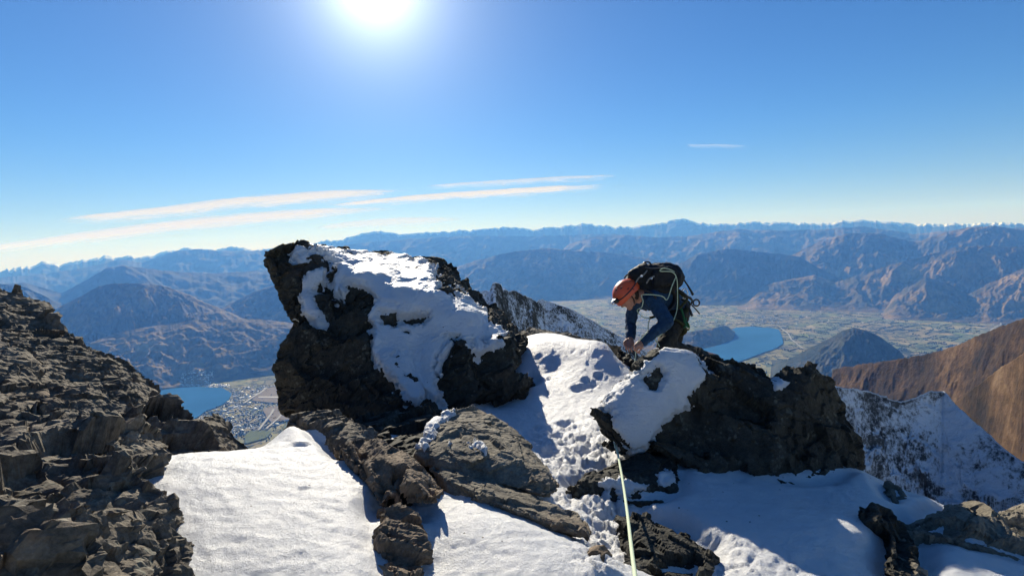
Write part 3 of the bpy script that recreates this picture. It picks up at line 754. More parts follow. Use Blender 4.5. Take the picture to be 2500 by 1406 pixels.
c = pt((130, 1150, 1.840), (340, 1150, 2.000), (370, 1240, 1.760), (360, 1440, 1.376), (180, 1450, 1.280), (120, 1280, 1.520)); chunks.append(np.concatenate((c, dn(c, .8))))
c = pt((-320, 1180, 1.600), (60, 1160, 1.760), (140, 1230, 1.560), (110, 1300, 1.400), (-240, 1340, 1.200)); chunks.append(np.concatenate((c, dn(c, .8))))
c = pt((-320, 1300, 1.280), (100, 1308, 1.376), (132, 1370, 1.240), (128, 1460, 1.136), (-300, 1480, 1.040)); chunks.append(np.concatenate((c, dn(c, .8))))
rock('rock_outcrop', chunks, .013, M_rock, 100, amp=.05, cell=(3.0, 8.5), facet=(.085, .036), strata=(-.46, .36, .80), sth=.09, sam=.014, fine=.012, rag=1.6, snap=.25, label='big rugged brown-grey rock outcrop filling the lower left', cat='rock')

# ---------------------------------------------------------------- the big boulder with its snow
B = empty('boulder', P(1000, 1090, 4.6), label='tallest boulder, horn-tipped and draped in snow, on the ridge left of the climber', cat='boulder')
ch = []
ch.append(slab([(645, 632, 5.198), (668, 610, 5.303), (715, 594, 5.460), (790, 612, 5.565), (850, 660, 5.355), (820, 760, 4.987), (790, 850, 4.830), (735, 800, 4.883), (712, 718, 5.040)], .7, .2))
ch.append(np.concatenate((pt((722, 598, 6.195), (860, 624, 6.720), (965, 629, 7.035), (1085, 640, 7.035), (1112, 686, 6.720), (1168, 712, 6.458), (1250, 790, 6.090), (1278, 828, 5.775),
      (800, 655, 5.408), (900, 712, 5.093), (1000, 722, 5.019), (1090, 725, 5.093), (1160, 782, 5.040), (1240, 835, 5.040), (905, 800, 4.830), (1080, 850, 4.725), (1200, 862, 4.830), (1268, 872, 5.040), (900, 1000, 4.515), (1060, 1000, 4.463)),
      pt((760, 900, 6.510), (1000, 900, 6.930), (1240, 900, 6.300)))))
ch.append(slab([(708, 808, 4.830), (680, 905, 4.725), (690, 940, 4.704), (697, 1000, 4.641), (745, 1032, 4.567), (860, 1085, 4.358), (1040, 1095, 4.253), (1062, 1000, 4.305), (960, 900, 4.515), (905, 790, 4.830), (830, 720, 5.040), (740, 740, 4.987)], 1.2, .08))
ch.append(slab([(1075, 905, 4.515), (1100, 842, 4.620), (1250, 832, 4.883), (1278, 852, 4.987), (1242, 915, 4.725), (1180, 960, 4.567), (1090, 950, 4.463)], .7, .1))
ch.append(slab([(1150, 900, 4.620), (1240, 905, 4.725), (1292, 930, 4.777), (1304, 952, 4.777), (1290, 978, 4.725), (1190, 980, 4.567), (1140, 960, 4.515)], .6, .1))
ch.append(slab([(1060, 930, 4.515), (1150, 920, 4.620), (1165, 985, 4.515), (1060, 1075, 4.284), (1000, 1040, 4.358)], .8, .1))
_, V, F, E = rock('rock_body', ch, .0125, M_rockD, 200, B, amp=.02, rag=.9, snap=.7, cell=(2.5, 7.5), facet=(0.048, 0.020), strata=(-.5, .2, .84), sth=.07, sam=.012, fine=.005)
main = [(712, 600), (790, 606), (860, 618), (960, 622), (1010, 634), (1062, 652), (1095, 690), (1150, 738), (1215, 798), (1243, 830), (1237, 857), (1180, 856), (1170, 878), (1132, 850), (1105, 836), (1097, 872), (1080, 895), (1076, 935), (1082, 990), (985, 988), (965, 940), (920, 900), (900, 870), (905, 800), (895, 770), (912, 742), (890, 708), (852, 704), (832, 742), (805, 700), (820, 660), (800, 640), (760, 640), (735, 655), (706, 640)]
strip_ = [(748, 662), (790, 648), (802, 690), (772, 722), (806, 795), (782, 812), (735, 772), (722, 705)]
holes = [[(930, 772), (1000, 782), (1040, 776), (1030, 792), (985, 797), (940, 792)], [(765, 632), (785, 628), (780, 640)], [(1058, 668), (1085, 690), (1110, 730), (1100, 732), (1068, 692)]]
snow_on(V, F, E, [main, strip_], holes, B, thick=.075, smooth=260, ripple=.007, seed=3, edge=20, rag=22)

# ---------------------------------------------------------------- the right boulder
B2 = empty('boulder', P(1850, 1200, 3.4), label='broad dark boulder right of the rope with a snowy left shoulder', cat='boulder')
ch = []
ch.append(slab([(1440, 1020, 3.5), (1490, 965, 3.6), (1545, 907, 3.62), (1612, 857, 3.62), (1690, 852, 3.65), (1740, 900, 3.65), (1740, 960, 3.65), (1640, 1040, 3.55), (1582, 1088, 3.38), (1522, 1112, 3.36), (1500, 1065, 3.42)], .45, .10))
ch.append(slab([(1690, 855, 3.9), (1750, 858, 3.85), (1795, 868, 3.8), (1852, 882, 3.78), (1884, 925, 3.7), (1905, 1188, 3.25), (1800, 1192, 3.22), (1660, 1135, 3.32), (1575, 1085, 3.38), (1600, 1060, 3.45), (1735, 935, 3.68)], .5, .12))
ch.append(slab([(1878, 940, 3.68), (1940, 896, 3.75), (1992, 884, 3.75), (2040, 960, 3.7), (2092, 1080, 3.62), (2117, 1140, 3.65), (2062, 1200, 3.4), (2027, 1220, 3.3), (1900, 1194, 3.22), (1850, 1000, 3.5)], .6, .12))
ch.append(slab([(1850, 950, 3.7), (1900, 945, 3.7), (1920, 1180, 3.28), (1840, 1180, 3.26)], .8, .1))
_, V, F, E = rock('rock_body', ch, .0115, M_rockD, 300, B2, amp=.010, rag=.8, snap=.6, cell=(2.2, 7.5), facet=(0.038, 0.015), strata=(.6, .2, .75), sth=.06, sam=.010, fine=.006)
sn = [(1452, 1012), (1498, 958), (1548, 905), (1600, 850), (1650, 838), (1698, 846), (1712, 890), (1732, 930), (1702, 958), (1690, 990), (1650, 1012), (1622, 1036), (1602, 1072), (1575, 1098), (1540, 1112), (1512, 1100), (1498, 1058), (1488, 1012), (1470, 1020)]
snow_on(V, F, E, [sn], [[(1584, 928), (1606, 908), (1610, 913), (1590, 935)]], B2, thick=.055, smooth=140, ripple=.007, seed=8, edge=18, rag=20)
snow_on(V, F, E, [[(1878, 925), (1935, 930), (1915, 955), (1888, 960)]], [], B2, thick=.03, smooth=30, ripple=.004, seed=9, edge=8, rag=5, name='snow_patch')

# ---------------------------------------------------------------- smaller rocks
_, V, F, E = rock('flat_rock', [np.concatenate((pt((1075, 1012, 3.280), (1155, 987, 3.480), (1230, 1030, 3.320), (1300, 1092, 3.120), (1368, 1182, 2.800), (1345, 1165, 2.680), (1250, 1125, 2.640), (1130, 1092, 2.680), (1012, 1096, 2.760)),
      pt((1012, 1118, 2.720), (1060, 1140, 2.640), (1160, 1170, 2.560), (1330, 1215, 2.464), (1366, 1202, 2.640), (1250, 1150, 3.200))))], .0085, M_rockG, 400, amp=.006, cell=(3.0, 13.4), facet=(0.012, 0.007), strata=(.1, -.2, .97), sth=.035, sam=.006, fine=.007,
      label='brown flat-topped slab with a dark front edge, leaning against the tallest boulder', cat='rock')
FR = bpy.data.objects[_.name]
snow_on(V, F, E, [[(1050, 1005), (1085, 995), (1130, 1000), (1100, 1020), (1075, 1045), (1060, 1075), (1035, 1100), (1005, 1095), (1030, 1060)], [(1100, 1085), (1160, 1080), (1200, 1098), (1190, 1108), (1140, 1100)]], [], FR, thick=.022, smooth=5, ripple=.02, seed=12, edge=8, rag=26, name='snow_crust')
rock('long_slab', [np.concatenate((pt((1045, 1142, 2.618), (1110, 1126, 2.805), (1200, 1165, 2.703), (1330, 1215, 2.533), (1440, 1276, 2.312), (1450, 1300, 2.227), (1400, 1296, 2.176), (1250, 1240, 2.261), (1150, 1192, 2.380)),
      pt((1060, 1190, 2.550), (1150, 1240, 2.380), (1300, 1290, 2.261), (1445, 1322, 2.193), (1330, 1260, 2.508))))], .0075, M_rockG, 410, amp=.005, cell=(3.0, 11.2), facet=(0.010, 0.006), strata=(.15, -.35, .92), sth=.03, sam=.007, fine=.005, label='long narrow grey slab running down to the right in front of the dark slab', cat='rock')
rock('rock', [slab([(690, 1036, 3.152), (740, 1014, 3.232), (830, 1012, 3.272), (912, 1046, 3.072), (918, 1092, 2.913), (860, 1150, 2.673), (818, 1100, 2.793), (800, 1046, 2.992)], .25, .1)], .0085, M_rock, 420, amp=0.012, rag=.9, cell=(3.4, 9.), facet=(.03, .015), strata=ST, sth=.04, sam=.012, fine=.009, label='dark angular rock just behind the tip of the snow slab', cat='rock')
rock('rock', [slab([(820, 1100, 2.628), (882, 1085, 2.706), (905, 1120, 2.588), (930, 1212, 2.290), (880, 1160, 2.415)], .3, .1),
      slab([(880, 1088, 2.667), (968, 1086, 2.682), (1000, 1112, 2.573), (985, 1150, 2.392), (975, 1225, 2.211), (930, 1215, 2.259), (895, 1150, 2.431)], .3, .1),
      slab([(985, 1120, 2.509), (1004, 1114, 2.549), (1040, 1150, 2.415), (1076, 1192, 2.314), (1062, 1216, 2.235), (1010, 1212, 2.196), (992, 1190, 2.243)], .25, .1)], .0075, M_rockB, 430, amp=0.008, rag=.9, cell=(3.2, 8.5), facet=(.028, .014), strata=(.8, .3, .5), sth=.05, sam=.01, fine=.008, label='blocky brown rock with a dark square hollow, right of the snow slab', cat='rock')
rock('rock', [slab([(932, 1245, 2.136), (975, 1228, 2.199), (1008, 1270, 2.072), (1034, 1350, 1.898), (1042, 1420, 1.771), (940, 1420, 1.724), (925, 1330, 1.914)], .2, .1, pt((930, 1300, 2.294), (1000, 1350, 2.294)))], .0075, M_rockB, 440, amp=0.008, rag=.9, cell=(3.2, 8.5), facet=(.028, .014), strata=(.2, .9, .5), sth=.05, sam=.012, fine=.008, label='narrow brown cracked rock at the bottom between two snow patches', cat='rock')
_, V, F, E = rock('rock', [slab([(1375, 1206, 2.92), (1432, 1160, 3.12), (1530, 1124, 3.28), (1632, 1098, 3.42), (1662, 1120, 3.36), (1662, 1190, 3.1), (1632, 1232, 2.95), (1560, 1238, 2.88), (1500, 1182, 2.98), (1420, 1184, 2.94)], .3, .08)], .0085, M_rockD, 450, amp=0.01, rag=.7, cell=(3.2, 10.), facet=(.018, .010), strata=(-.2, .1, .95), sth=.04, sam=.01, fine=.008, label='low dark rock with snow patches that the rope crosses', cat='rock')
snow_on(V, F, E, [[(1440, 1180), (1480, 1160), (1530, 1165), (1590, 1180), (1580, 1200), (1530, 1215), (1470, 1200)], [(1595, 1155), (1640, 1145), (1655, 1170), (1640, 1195), (1600, 1190)]], [], bpy.data.objects[_.name], thick=.02, smooth=6, seed=15, edge=8, rag=18, name='snow_patch')
rock('rock', [slab([(1500, 1268, 2.568), (1540, 1258, 2.626), (1640, 1300, 2.528), (1705, 1325, 2.470), (1742, 1372, 2.352), (1758, 1430, 2.205), (1560, 1430, 2.058), (1520, 1335, 2.313)], .25, .1)], .0075, M_rockD, 460, amp=0.014, rag=.7, cell=(4.2, 10.), facet=(.03, .018), strata=(.4, .2, .8), sth=.04, sam=.01, fine=.010, label='black jagged rock beside the rope at the bottom edge', cat='rock')
rock('small_rock', [slab([(1425, 1350, 1.999), (1470, 1338, 2.050), (1502, 1372, 1.982), (1450, 1378, 1.932)], .15, .1)], .006, M_rockB, 470, amp=.006, cell=(6.9, 17.6), facet=(0.012, 0.008), strata=ST, sth=.02, sam=.003, fine=.004, label='small reddish stone poking through the snow left of the rope', cat='rock')
rock('small_rock', [slab([(1132, 1336, 2.033), (1142, 1332, 2.041), (1162, 1400, 1.882), (1150, 1408, 1.865)], .06, .1)], .006, M_rockB, 480, amp=.008, cell=(6.9, 17.6), facet=(0.015, 0.008), strata=ST, sth=.02, sam=.004, fine=.004, label='thin sliver of brown stone in the snow at the bottom middle', cat='rock')
rock('rock', [slab([(2085, 1246, 2.740), (2130, 1236, 2.788), (2176, 1256, 2.740), (2172, 1310, 2.599), (2130, 1276, 2.684)], .15, .1), slab([(2160, 1290, 2.646), (2200, 1280, 2.740), (2222, 1340, 2.551), (2222, 1440, 2.287), (2178, 1440, 2.249), (2172, 1340, 2.476)], .35, .1)], .0095, M_rockD, 490, amp=0.012, rag=.7, cell=(3.6, 9.), facet=(.025, .012), strata=ST, sth=.04, sam=.01, fine=.008, label='dark rock rim curving down the right side of the shaded snow', cat='rock')
rock('rock', [slab([(2152, 1178, 3.360), (2172, 1182, 3.360), (2204, 1214, 3.264), (2222, 1258, 3.120), (2208, 1290, 2.976), (2180, 1226, 3.120)], .3, .1)], .0085, M_rockG, 500, amp=0.012, rag=.7, cell=(4, 9.), facet=(.025, .012), strata=ST, sth=.04, sam=.01, fine=.008, label='small upright rock right of the broad dark boulder', cat='rock')
rock('rock', [slab([(2200, 1300, 2.850), (2240, 1268, 2.945), (2300, 1240, 3.040), (2372, 1228, 3.087), (2425, 1256, 2.945), (2462, 1292, 2.850), (2520, 1330, 2.755), (2520, 1390, 2.612), (2440, 1340, 2.660), (2350, 1302, 2.698), (2260, 1318, 2.660)], .4, .1),
      slab([(2195, 1310, 2.803), (2245, 1300, 2.755), (2235, 1345, 2.565), (2235, 1430, 2.337), (2180, 1430, 2.337)], .4, .1)], .0095, M_rockG, 510, amp=0.014, rag=.7, cell=(3.4, 9.), facet=(.03, .016), strata=ST, sth=.045, sam=.014, fine=.009, label='layered rock behind the snow mound in the lower right corner', cat='rock')
rock('rock', [slab([(2425, 1262, 4.0), (2470, 1246, 4.1), (2540, 1240, 4.1), (2560, 1310, 3.9), (2480, 1300, 3.8)], .3, .1)], .011, M_rockG, 520, amp=0.014, rag=.7, cell=(3.4, 9.), facet=(.03, .016), strata=ST, sth=.04, sam=.01, fine=.008, label='rock cut by the right edge of the picture, below the shaded snowy slope', cat='rock')
rock('rock', [slab([(1500, 860, 5.55), (1528, 866, 5.45), (1552, 892, 5.2), (1546, 906, 5.1), (1520, 888, 5.3)], .3, .1)], .0095, M_rockD, 530, amp=.02, cell=(6.9, 15.4), facet=(0.030, 0.015), strata=ST, sth=.03, sam=.008, fine=.007, label='dark rock under the climber\'s hands', cat='rock')
rock('rock', [slab([(1265, 808, 6.6), (1300, 803, 6.7), (1400, 818, 6.5), (1500, 846, 6.0), (1520, 858, 5.9), (1400, 836, 6.2), (1280, 826, 6.4)], .4, .05)], .012, M_rockG, 540, amp=.02, cell=(6.9, 15.4), facet=(0.030, 0.015), strata=(0, 0, 1), sth=.03, sam=.01, fine=.012, label='low tan strip of rock along the far edge of the snow saddle', cat='rock')
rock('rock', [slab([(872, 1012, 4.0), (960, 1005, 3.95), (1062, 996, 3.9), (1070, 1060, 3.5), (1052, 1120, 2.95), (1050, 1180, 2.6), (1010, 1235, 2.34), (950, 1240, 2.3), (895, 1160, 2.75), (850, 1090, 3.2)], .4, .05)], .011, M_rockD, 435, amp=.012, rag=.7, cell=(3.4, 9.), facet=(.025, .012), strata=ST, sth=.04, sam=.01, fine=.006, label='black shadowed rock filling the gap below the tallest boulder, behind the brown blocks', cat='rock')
# the rope rises over this ledge by the boulder's foot
rock('small_rock', [slab([(1470, 1078, 3.6), (1500, 1084, 3.55), (1530, 1105, 3.4), (1515, 1108, 3.38)], .1, .1)], .006, M_rockD, 550, amp=.008, cell=(6.9, 17.6), facet=(0.015, 0.008), strata=ST, sth=.02, sam=.004, fine=.004, label='thin flake of dark rock where the rope meets the boulder', cat='rock')


CELL = .02; TX0, TY0, TN = -7., 0., 700
top_map = np.full((TN, TN), 99.)
for r_ in ROCKS:                                   # the snow sinks under every rock instead of burying it
    ix = ((r_[:, 0] - TX0) / CELL).astype(int); iy = ((r_[:, 1] - TY0) / CELL).astype(int)
    ok = (ix > 0) & (ix < TN - 1) & (iy > 0) & (iy < TN - 1)
    t = np.full((TN, TN), -99.); np.maximum.at(t, (ix[ok], iy[ok]), r_[ok, 2])
    for _ in range(1):
        t2 = t.copy()
        for dx in (-1, 0, 1):
            for dy in (-1, 0, 1): t2 = np.maximum(t2, np.roll(np.roll(t, dx, 0), dy, 1))
        t = t2
    top_map = np.where(t > -90, np.minimum(top_map, t), top_map)
gxx, gyy = np.meshgrid(TX0 + (np.arange(TN) + .5) * CELL, TY0 + (np.arange(TN) + .5) * CELL, indexing='ij')
sel = (top_map < 90).ravel(); CUT = np.zeros(TN * TN); gz_ = GZ(gxx.ravel()[sel], gyy.ravel()[sel]); tm_ = top_map.ravel()[sel]
CUT[sel] = np.maximum(gz_ - (tm_ - .04), 0) * sstep(.15, .07, gz_ - tm_); CUT = CUT.reshape(TN, TN)
for _ in range(4): CUT = sum(np.roll(np.roll(CUT, i, 0), j, 1) for i in (-1, 0, 1) for j in (-1, 0, 1)) / 9
def carve(x, y, z):
    u = np.clip((x - TX0) / CELL - .5, 0, TN - 1.01); v = np.clip((y - TY0) / CELL - .5, 0, TN - 1.01)
    i, j = u.astype(int), v.astype(int); a, b = u - i, v - j
    c = CUT[i, j] * (1 - a) * (1 - b) + CUT[i + 1, j] * a * (1 - b) + CUT[i, j + 1] * (1 - a) * b + CUT[i + 1, j + 1] * a * b
    return z - c
na, nr = 620, 470
az = np.linspace(R(-66), R(66), na); rr = np.exp(np.linspace(math.log(.5), math.log(9.5), nr))
A, RR = np.meshgrid(az, rr, indexing='ij')
x, y = np.sin(A).ravel() * RR.ravel(), np.cos(A).ravel() * RR.ravel()
z = GZ(x, y)
q = np.stack((x, y, 0 * x), 1)
far_drop = sstep(6.2, 9.5, RR.ravel()) * 4.0
z = z - far_drop
z = carve(x, y, z)
px, py, dd = PIX(np.stack((x, y, z), 1))
z += .008 * fbm(q * 2.2, 3, 1) + .008 * (ridged(np.stack((x * 5 + fbm(q * 3, 2, 9), y * 13, 0 * x), 1), 3, 2) - .5) + .008 * fbm(q * 19, 4, 3, .6)
# broken, trodden snow in the trough and by the rope
def near(cx, cy, w, h): return np.exp(-(((px - cx) / w) ** 2 + ((py - cy) / h) ** 2))
br = np.clip(near(1400, 1110, 120, 80) + near(1470, 1210, 110, 60) + near(1480, 1320, 70, 70) + .45 * near(1760, 1360, 110, 60) + .22 * near(1900, 1390, 130, 40), 0, 1)
cl, ce = worley(np.stack((x, y, z), 1) * 9, 5); c2, e2 = worley(np.stack((x, y, z), 1) * 21, 6)
lump = np.maximum(fbm(q * 7.5, 3, 12, .6), -.15)
z += br * (.06 * lump + .022 * cl + .020 * c2 + .05 * fbm(q * 15, 4, 31, .6) - .012 * np.exp(-ce * 9))
# crust edges and footprints
for (fx, fy, w, h) in ((1412, 948, 17, 7), (1438, 940, 15, 7), (1460, 918, 10, 5), (1430, 928, 12, 4), (1335, 958, 9, 4), (1375, 1035, 16, 6), (1325, 1012, 11, 5), (1360, 1062, 14, 6), (1420, 1075, 16, 6), (1310, 1045, 9, 5), (1400, 856, 5, 2), (1422, 858, 5, 2), (1340, 925, 5, 3),
                       (735, 1085, 22, 4), (740, 1193, 14, 4)):
    g = np.exp(-(((px - fx) / w) ** 2 + ((py - fy) / h) ** 2) ** 1.5)
    z -= .032 * g * min(1., h / 6.) * (dd / 3.5)
    z += .012 * min(1., h / 6.) * np.exp(-((np.hypot((px - fx) / w, (py - fy) / h) - 1.5) / .35) ** 2) * (fbm(q * 17, 2, 4) + .4)
V = np.stack((x, y, z), 1)
obj('snow', V, grid_faces(na, nr), M_snow, kind='structure', label='white snow lying between the rocks along the ridge crest')

# ---------------------------------------------------------------- snow-dusted rock ridges beyond
def dusted(name, cover, sc, rockc=((.015, .016, .017), (.05, .048, .042), (.11, .10, .08)), streak=False):
    m = NT(name); c = m.n('NewGeometry').outputs['Position']
    f = m.noise(.9 * sc, c, 7, .65)
    col = m.ramp(f, [(.38, rockc[0]), (.5, rockc[1]), (.65, rockc[2])])
    n = m.math('ADD', m.math('MULTIPLY', m.noise(.35 * sc, c, 7, .7), .5), m.math('MULTIPLY', m.noise(3.2 * sc, c, 6, .7), .5))
    at = m.attr('snow')
    if streak:
        mp = m.n('Mapping'); m.set(mp, 'Vector', c); mp.inputs['Rotation'].default_value = (.3, -.75, .2); mp.inputs['Scale'].default_value = (.25, 1., 1.6)
        n = m.math('ADD', m.math('MULTIPLY', n, .62), m.math('ADD', m.math('MULTIPLY', m.noise(.22, mp.outputs[0], 6, .65), .2), m.math('MULTIPLY', m.noise(2.2, c, 5, .75), .18)))
    nz = m.n('SeparateXYZ', inp={0: m.n('NewGeometry').outputs['Normal']}).outputs[2]
    n = m.math('ADD', n, m.math('MULTIPLY', m.math('SUBTRACT', nz, .62), .22))
    s = m.mr(m.math('ADD', n, m.math('MULTIPLY', m.math('SUBTRACT', at, .5), .35)), cover - .05, cover + .07)
    col = m.mix(s, col, (.84, .86, .9))
    m.bsdf(col, .85, .2, m.bump(m.noise(1.6 * sc, c, 9, .72), .9, .5 / sc))
    return m.m
M_dust = dusted('snow_dusted_rock', .46, 2.2)
M_dustF = dusted('snow_dusted_scree', .425, .30, ((.03, .033, .04), (.065, .067, .07), (.11, .105, .095)), True)
def crag(name, pts, d, Wf, Wb, drop, mat, seed, nu, nv, rough, lam, **k):
    """a rocky crest: traced skyline, broken faces falling both ways"""
    pts = np.array(pts, float); px = np.linspace(pts[0, 0], pts[-1, 0], nu); py = np.interp(px, pts[:, 0], pts[:, 1])
    dd = np.interp(px, np.array(d)[:, 0], np.array(d)[:, 1]) if np.ndim(d) else 0 * px + d
    v = DIR(px, py); hl = np.linalg.norm(v[:, :2], axis=1); C = v / hl[:, None] * dd[:, None]; rad = v[:, :2] / hl[:, None]
    s = np.concatenate((-(np.linspace(0, 1, nv)[::-1] ** 1.15), np.linspace(0, 1, nv // 3)[1:]))
    off = np.where(s < 0, s * Wf, s * Wb); XY = C[:, None, :2] + rad[:, None, :] * off[None, :, None]
    z = C[:, None, 2] - np.where(s < 0, drop[0], drop[1])[None, :] * np.abs(s)[None, :] ** .9
    V = np.concatenate((XY, z[..., None]), 2).reshape(-1, 3)
    q = V / lam
    rel = ridged(q, 5, seed, .55) - .55; w, e = worley(q * 2.2, seed + 3)
    a, b, c_ = basis((.5, .3, .8)); st = (V @ c_) / (lam * .16) + fbm(q * 2, 3, seed + 5); kf = np.floor(st)
    dz = rough * (rel * 1.0 + .55 * w + .25 * (hash1(kf, seed) - .5) + .5 * fbm(q * 5, 4, seed + 9, .6))
    V[:, 2] += dz * np.tile(np.clip(np.abs(s) * 10, .3, 1), nu)
    o_sn = fbm(q * .7, 4, seed + 21)
    up_ = np.gradient(V[:, 2].reshape(nu, -1), axis=1)
    return obj(name, V, grid_faces(nu, len(s)), mat, attr={'snow': np.clip(.5 + .25 * o_sn, 0, 1)}, **k)
crag('rocky_ridge', [(780, 1000), (960, 830), (1120, 712), (1195, 712), (1203, 692), (1210, 690), (1224, 694), (1228, 706), (1262, 712), (1300, 729), (1310, 736), (1325, 730), (1345, 737), (1400, 758), (1440, 780), (1480, 802), (1520, 826), (1580, 860), (1660, 900), (1850, 1040), (1950, 1150)], [(780, 19), (1120, 24), (1210, 26), (1330, 34), (1660, 40), (1950, 42)], 15, 16, (11, 13), M_dust, 5, 560, 150, .36, 2.6,
     label='snow-dusted rocky ridge between the tallest boulder and the climber', cat='ridge')
crag('rocky_ridge', [(1500, 1330), (1720, 1090), (1880, 965), (1980, 932), (2040, 938), (2080, 944), (2110, 956), (2150, 965), (2200, 974), (2230, 970), (2255, 961), (2280, 957), (2306, 959), (2322, 972), (2340, 990), (2400, 1048), (2450, 1090), (2500, 1122), (2640, 1200)], [(1500, 105), (1960, 130), (2300, 165), (2640, 140)], 118, 90, (112, 90), M_dustF, 6, 600, 260, 4.2, 17.,
     label='shaded snow-dusted mountain slope below the broad dark boulder at right', cat='ridge')
# ================================================================== the climber
def ico(c, r, sub=2):
    bm = bmesh.new(); bmesh.ops.create_icosphere(bm, subdivisions=sub, radius=1); v = np.array([list(x.co) for x in bm.verts]); bm.free()
    return np.asarray(c) + v * np.asarray(r)
def caps(*pts):
    """tapered limb through (point, radius) joints -> one hull per segment"""
    return [np.concatenate((ico(a, ra, 2), ico(b, rb, 2))) for (a, ra), (b, rb) in zip(pts[:-1], pts[1:])]
def frame_pts(c, axes, r):
    v = ico((0, 0, 0), 1., 3) * np.asarray(r); return np.asarray(c) + v @ np.array(axes)
p = lambda x, y, d: P(float(x), float(y), float(d))
def solid(name, chunks, vox, mat, parent, it=6, folds=0., seed=0, fs=9., smooth=True, **k):
    V, F = voxel(hull_parts(chunks), vox); E = edges_of(F); V = lap(V, E, it)
    if folds:
        N = normals(V, F); V = V + N * (folds * (ridged(V * fs, 3, seed) - .55) + folds * .5 * fbm(V * fs * 2.7, 3, seed + 4))[:, None]
    return obj(name, V, F, mat, parent, smooth=smooth, **k)

M_skin = simple('skin', (.42, .20, .13), .55, .35, .15, 60, .1, .001)
M_jacket = simple('blue_jacket', (.015, .045, .095), .8, .2, .3, 30, .35, .004)
M_trouser = simple('dark_trousers', (.028, .026, .022), .85, .2, .3, 30, .3, .003)
M_boot = simple('boot_leather', (.02, .018, .016), .6, .4, .3, 40, .2, .002)
M_helmet = simple('orange_helmet', (.62, .085, .022), .38, .5, .08, 10, .05, .001)
M_black = simple('black_plastic', (.012, .012, .013), .45, .45, .2, 60, .1, .001)
M_pack = simple('black_pack_fabric', (.008, .009, .011), .7, .3, .35, 50, .35, .003)
M_strap = simple('grey_webbing', (.16, .16, .16), .8, .2, .2, 200, .3, .001)
M_silver = simple('bright_metal', (.75, .75, .77), .25, .5, .05, 30, .02, .001, Metallic=1.)
M_harness = simple('harness_webbing', (.035, .04, .02), .8, .2, .3, 80, .3, .002)
M_green = simple('green_sling', (.02, .10, .04), .75, .25, .25, 120, .3, .001)
def rope_mat():
    m = NT('pale_green_rope'); c = m.co()
    a = m.n('TexWave', wave_type='BANDS', bands_direction='DIAGONAL', inp={'Scale': 95., 'Distortion': .6}); m.set(a, 'Vector', c)
    col = m.ramp(a.outputs[0], [(.2, (.30, .40, .26)), (.55, (.52, .62, .42)), (.8, (.66, .72, .55))])
    m.bsdf(col, .75, .25, m.bump(a.outputs[0], .5, .002))
    return m.m
M_rope = rope_mat()

# joints
pel = p(1648, 762, 5.36); mid = p(1618, 718, 5.28); che = p(1588, 722, 5.18); nek = p(1560, 722, 5.10)
shN = p(1594, 732, 5.00); elN = p(1629, 786, 4.88); wrN = p(1567, 836, 4.93)
shF = p(1548, 738, 5.34); elF = p(1540, 787, 5.40); wrF = p(1540, 824, 5.28)
hpN = p(1650, 775, 5.26); knN = p(1622, 846, 5.06); anN = p(1708, 862, 5.42); toN = p(1748, 872, 5.60)
hpF = p(1654, 772, 5.48); knF = p(1640, 850, 5.50); anF = p(1652, 940, 5.62); toF = p(1622, 955, 5.42)
hu = unit((-.66, -.10, .74)); hf = unit(np.array((-.62, -.28, -.72)) - hu * np.dot((-.62, -.28, -.72), hu)); hs_ = np.cross(hf, hu)
hc = p(1531, 719, 5.04)
base = p(1645, 930, 5.4)
person = empty('person', base, label='climber in orange helmet and blue jacket bending down to handle the rope', cat='person')

# body: one continuous surface, with face, ears and hands
ch = caps((pel, .13), (mid, .125), (che, .13), (nek, .075)) + caps((nek, .055), (hc - hu * .06, .055))
ch += [frame_pts(hc, (hf, hs_, hu), (.098, .075, .115)), frame_pts(hc + hf * .03 - hu * .075, (hf, hs_, hu), (.062, .055, .05))]
ch += caps((hc + hf * .093 + hu * .005, .010), (hc + hf * .118 - hu * .038, .016), (hc + hf * .10 - hu * .05, .012))       # nose
ch += caps((hc + hf * .088 - hu * .072 + hs_ * .018, .010), (hc + hf * .088 - hu * .072 - hs_ * .018, .010))               # lips
ch += caps((hc + hf * .075 - hu * .105, .026), (hc + hf * .055 - hu * .100, .03))                                          # chin
ch += caps((hc + hf * .082 + hs_ * .034 + hu * .02, .014), (hc + hf * .082 + hs_ * .01 + hu * .022, .012)) + caps((hc + hf * .082 - hs_ * .034 + hu * .02, .014), (hc + hf * .082 - hs_ * .01 + hu * .022, .012))
for sg in (1, -1): ch += [frame_pts(hc + hs_ * sg * .076 - hf * .012 - hu * .02, (hf, hs_, hu), (.020, .010, .032))]
ch += caps((shN, .062), (elN, .042), (wrN, .028)) + caps((shF, .062), (elF, .042), (wrF, .028)) + caps((che, .1), (shN, .06)) + caps((che, .1), (shF, .06))
ch += caps((pel, .12), (hpN, .095), (knN, .06), (anN, .042)) + caps((pel, .12), (hpF, .095), (knF, .06), (anF, .042)) + caps((anN, .04), (toN, .035)) + caps((anF, .04), (toF, .035))
def hand(wr, knuckles, tips, thumb, palm_r=.019):
    """palm, four bent fingers of unequal length and a thumb from the side of the palm"""
    out = []; kn = [p(*k) for k in knuckles]
    out.append(np.concatenate([ico(wr, .026)] + [ico(k, palm_r * .62) for k in kn]))
    for k, (mi, ti) in zip(kn, tips):
        out += caps((k, .0115), (p(*mi), .0100), (p(*ti), .0075))
    a, b, c = (p(*t) for t in thumb); out += caps((a, .014), (b, .0115), (c, .009))
    return out
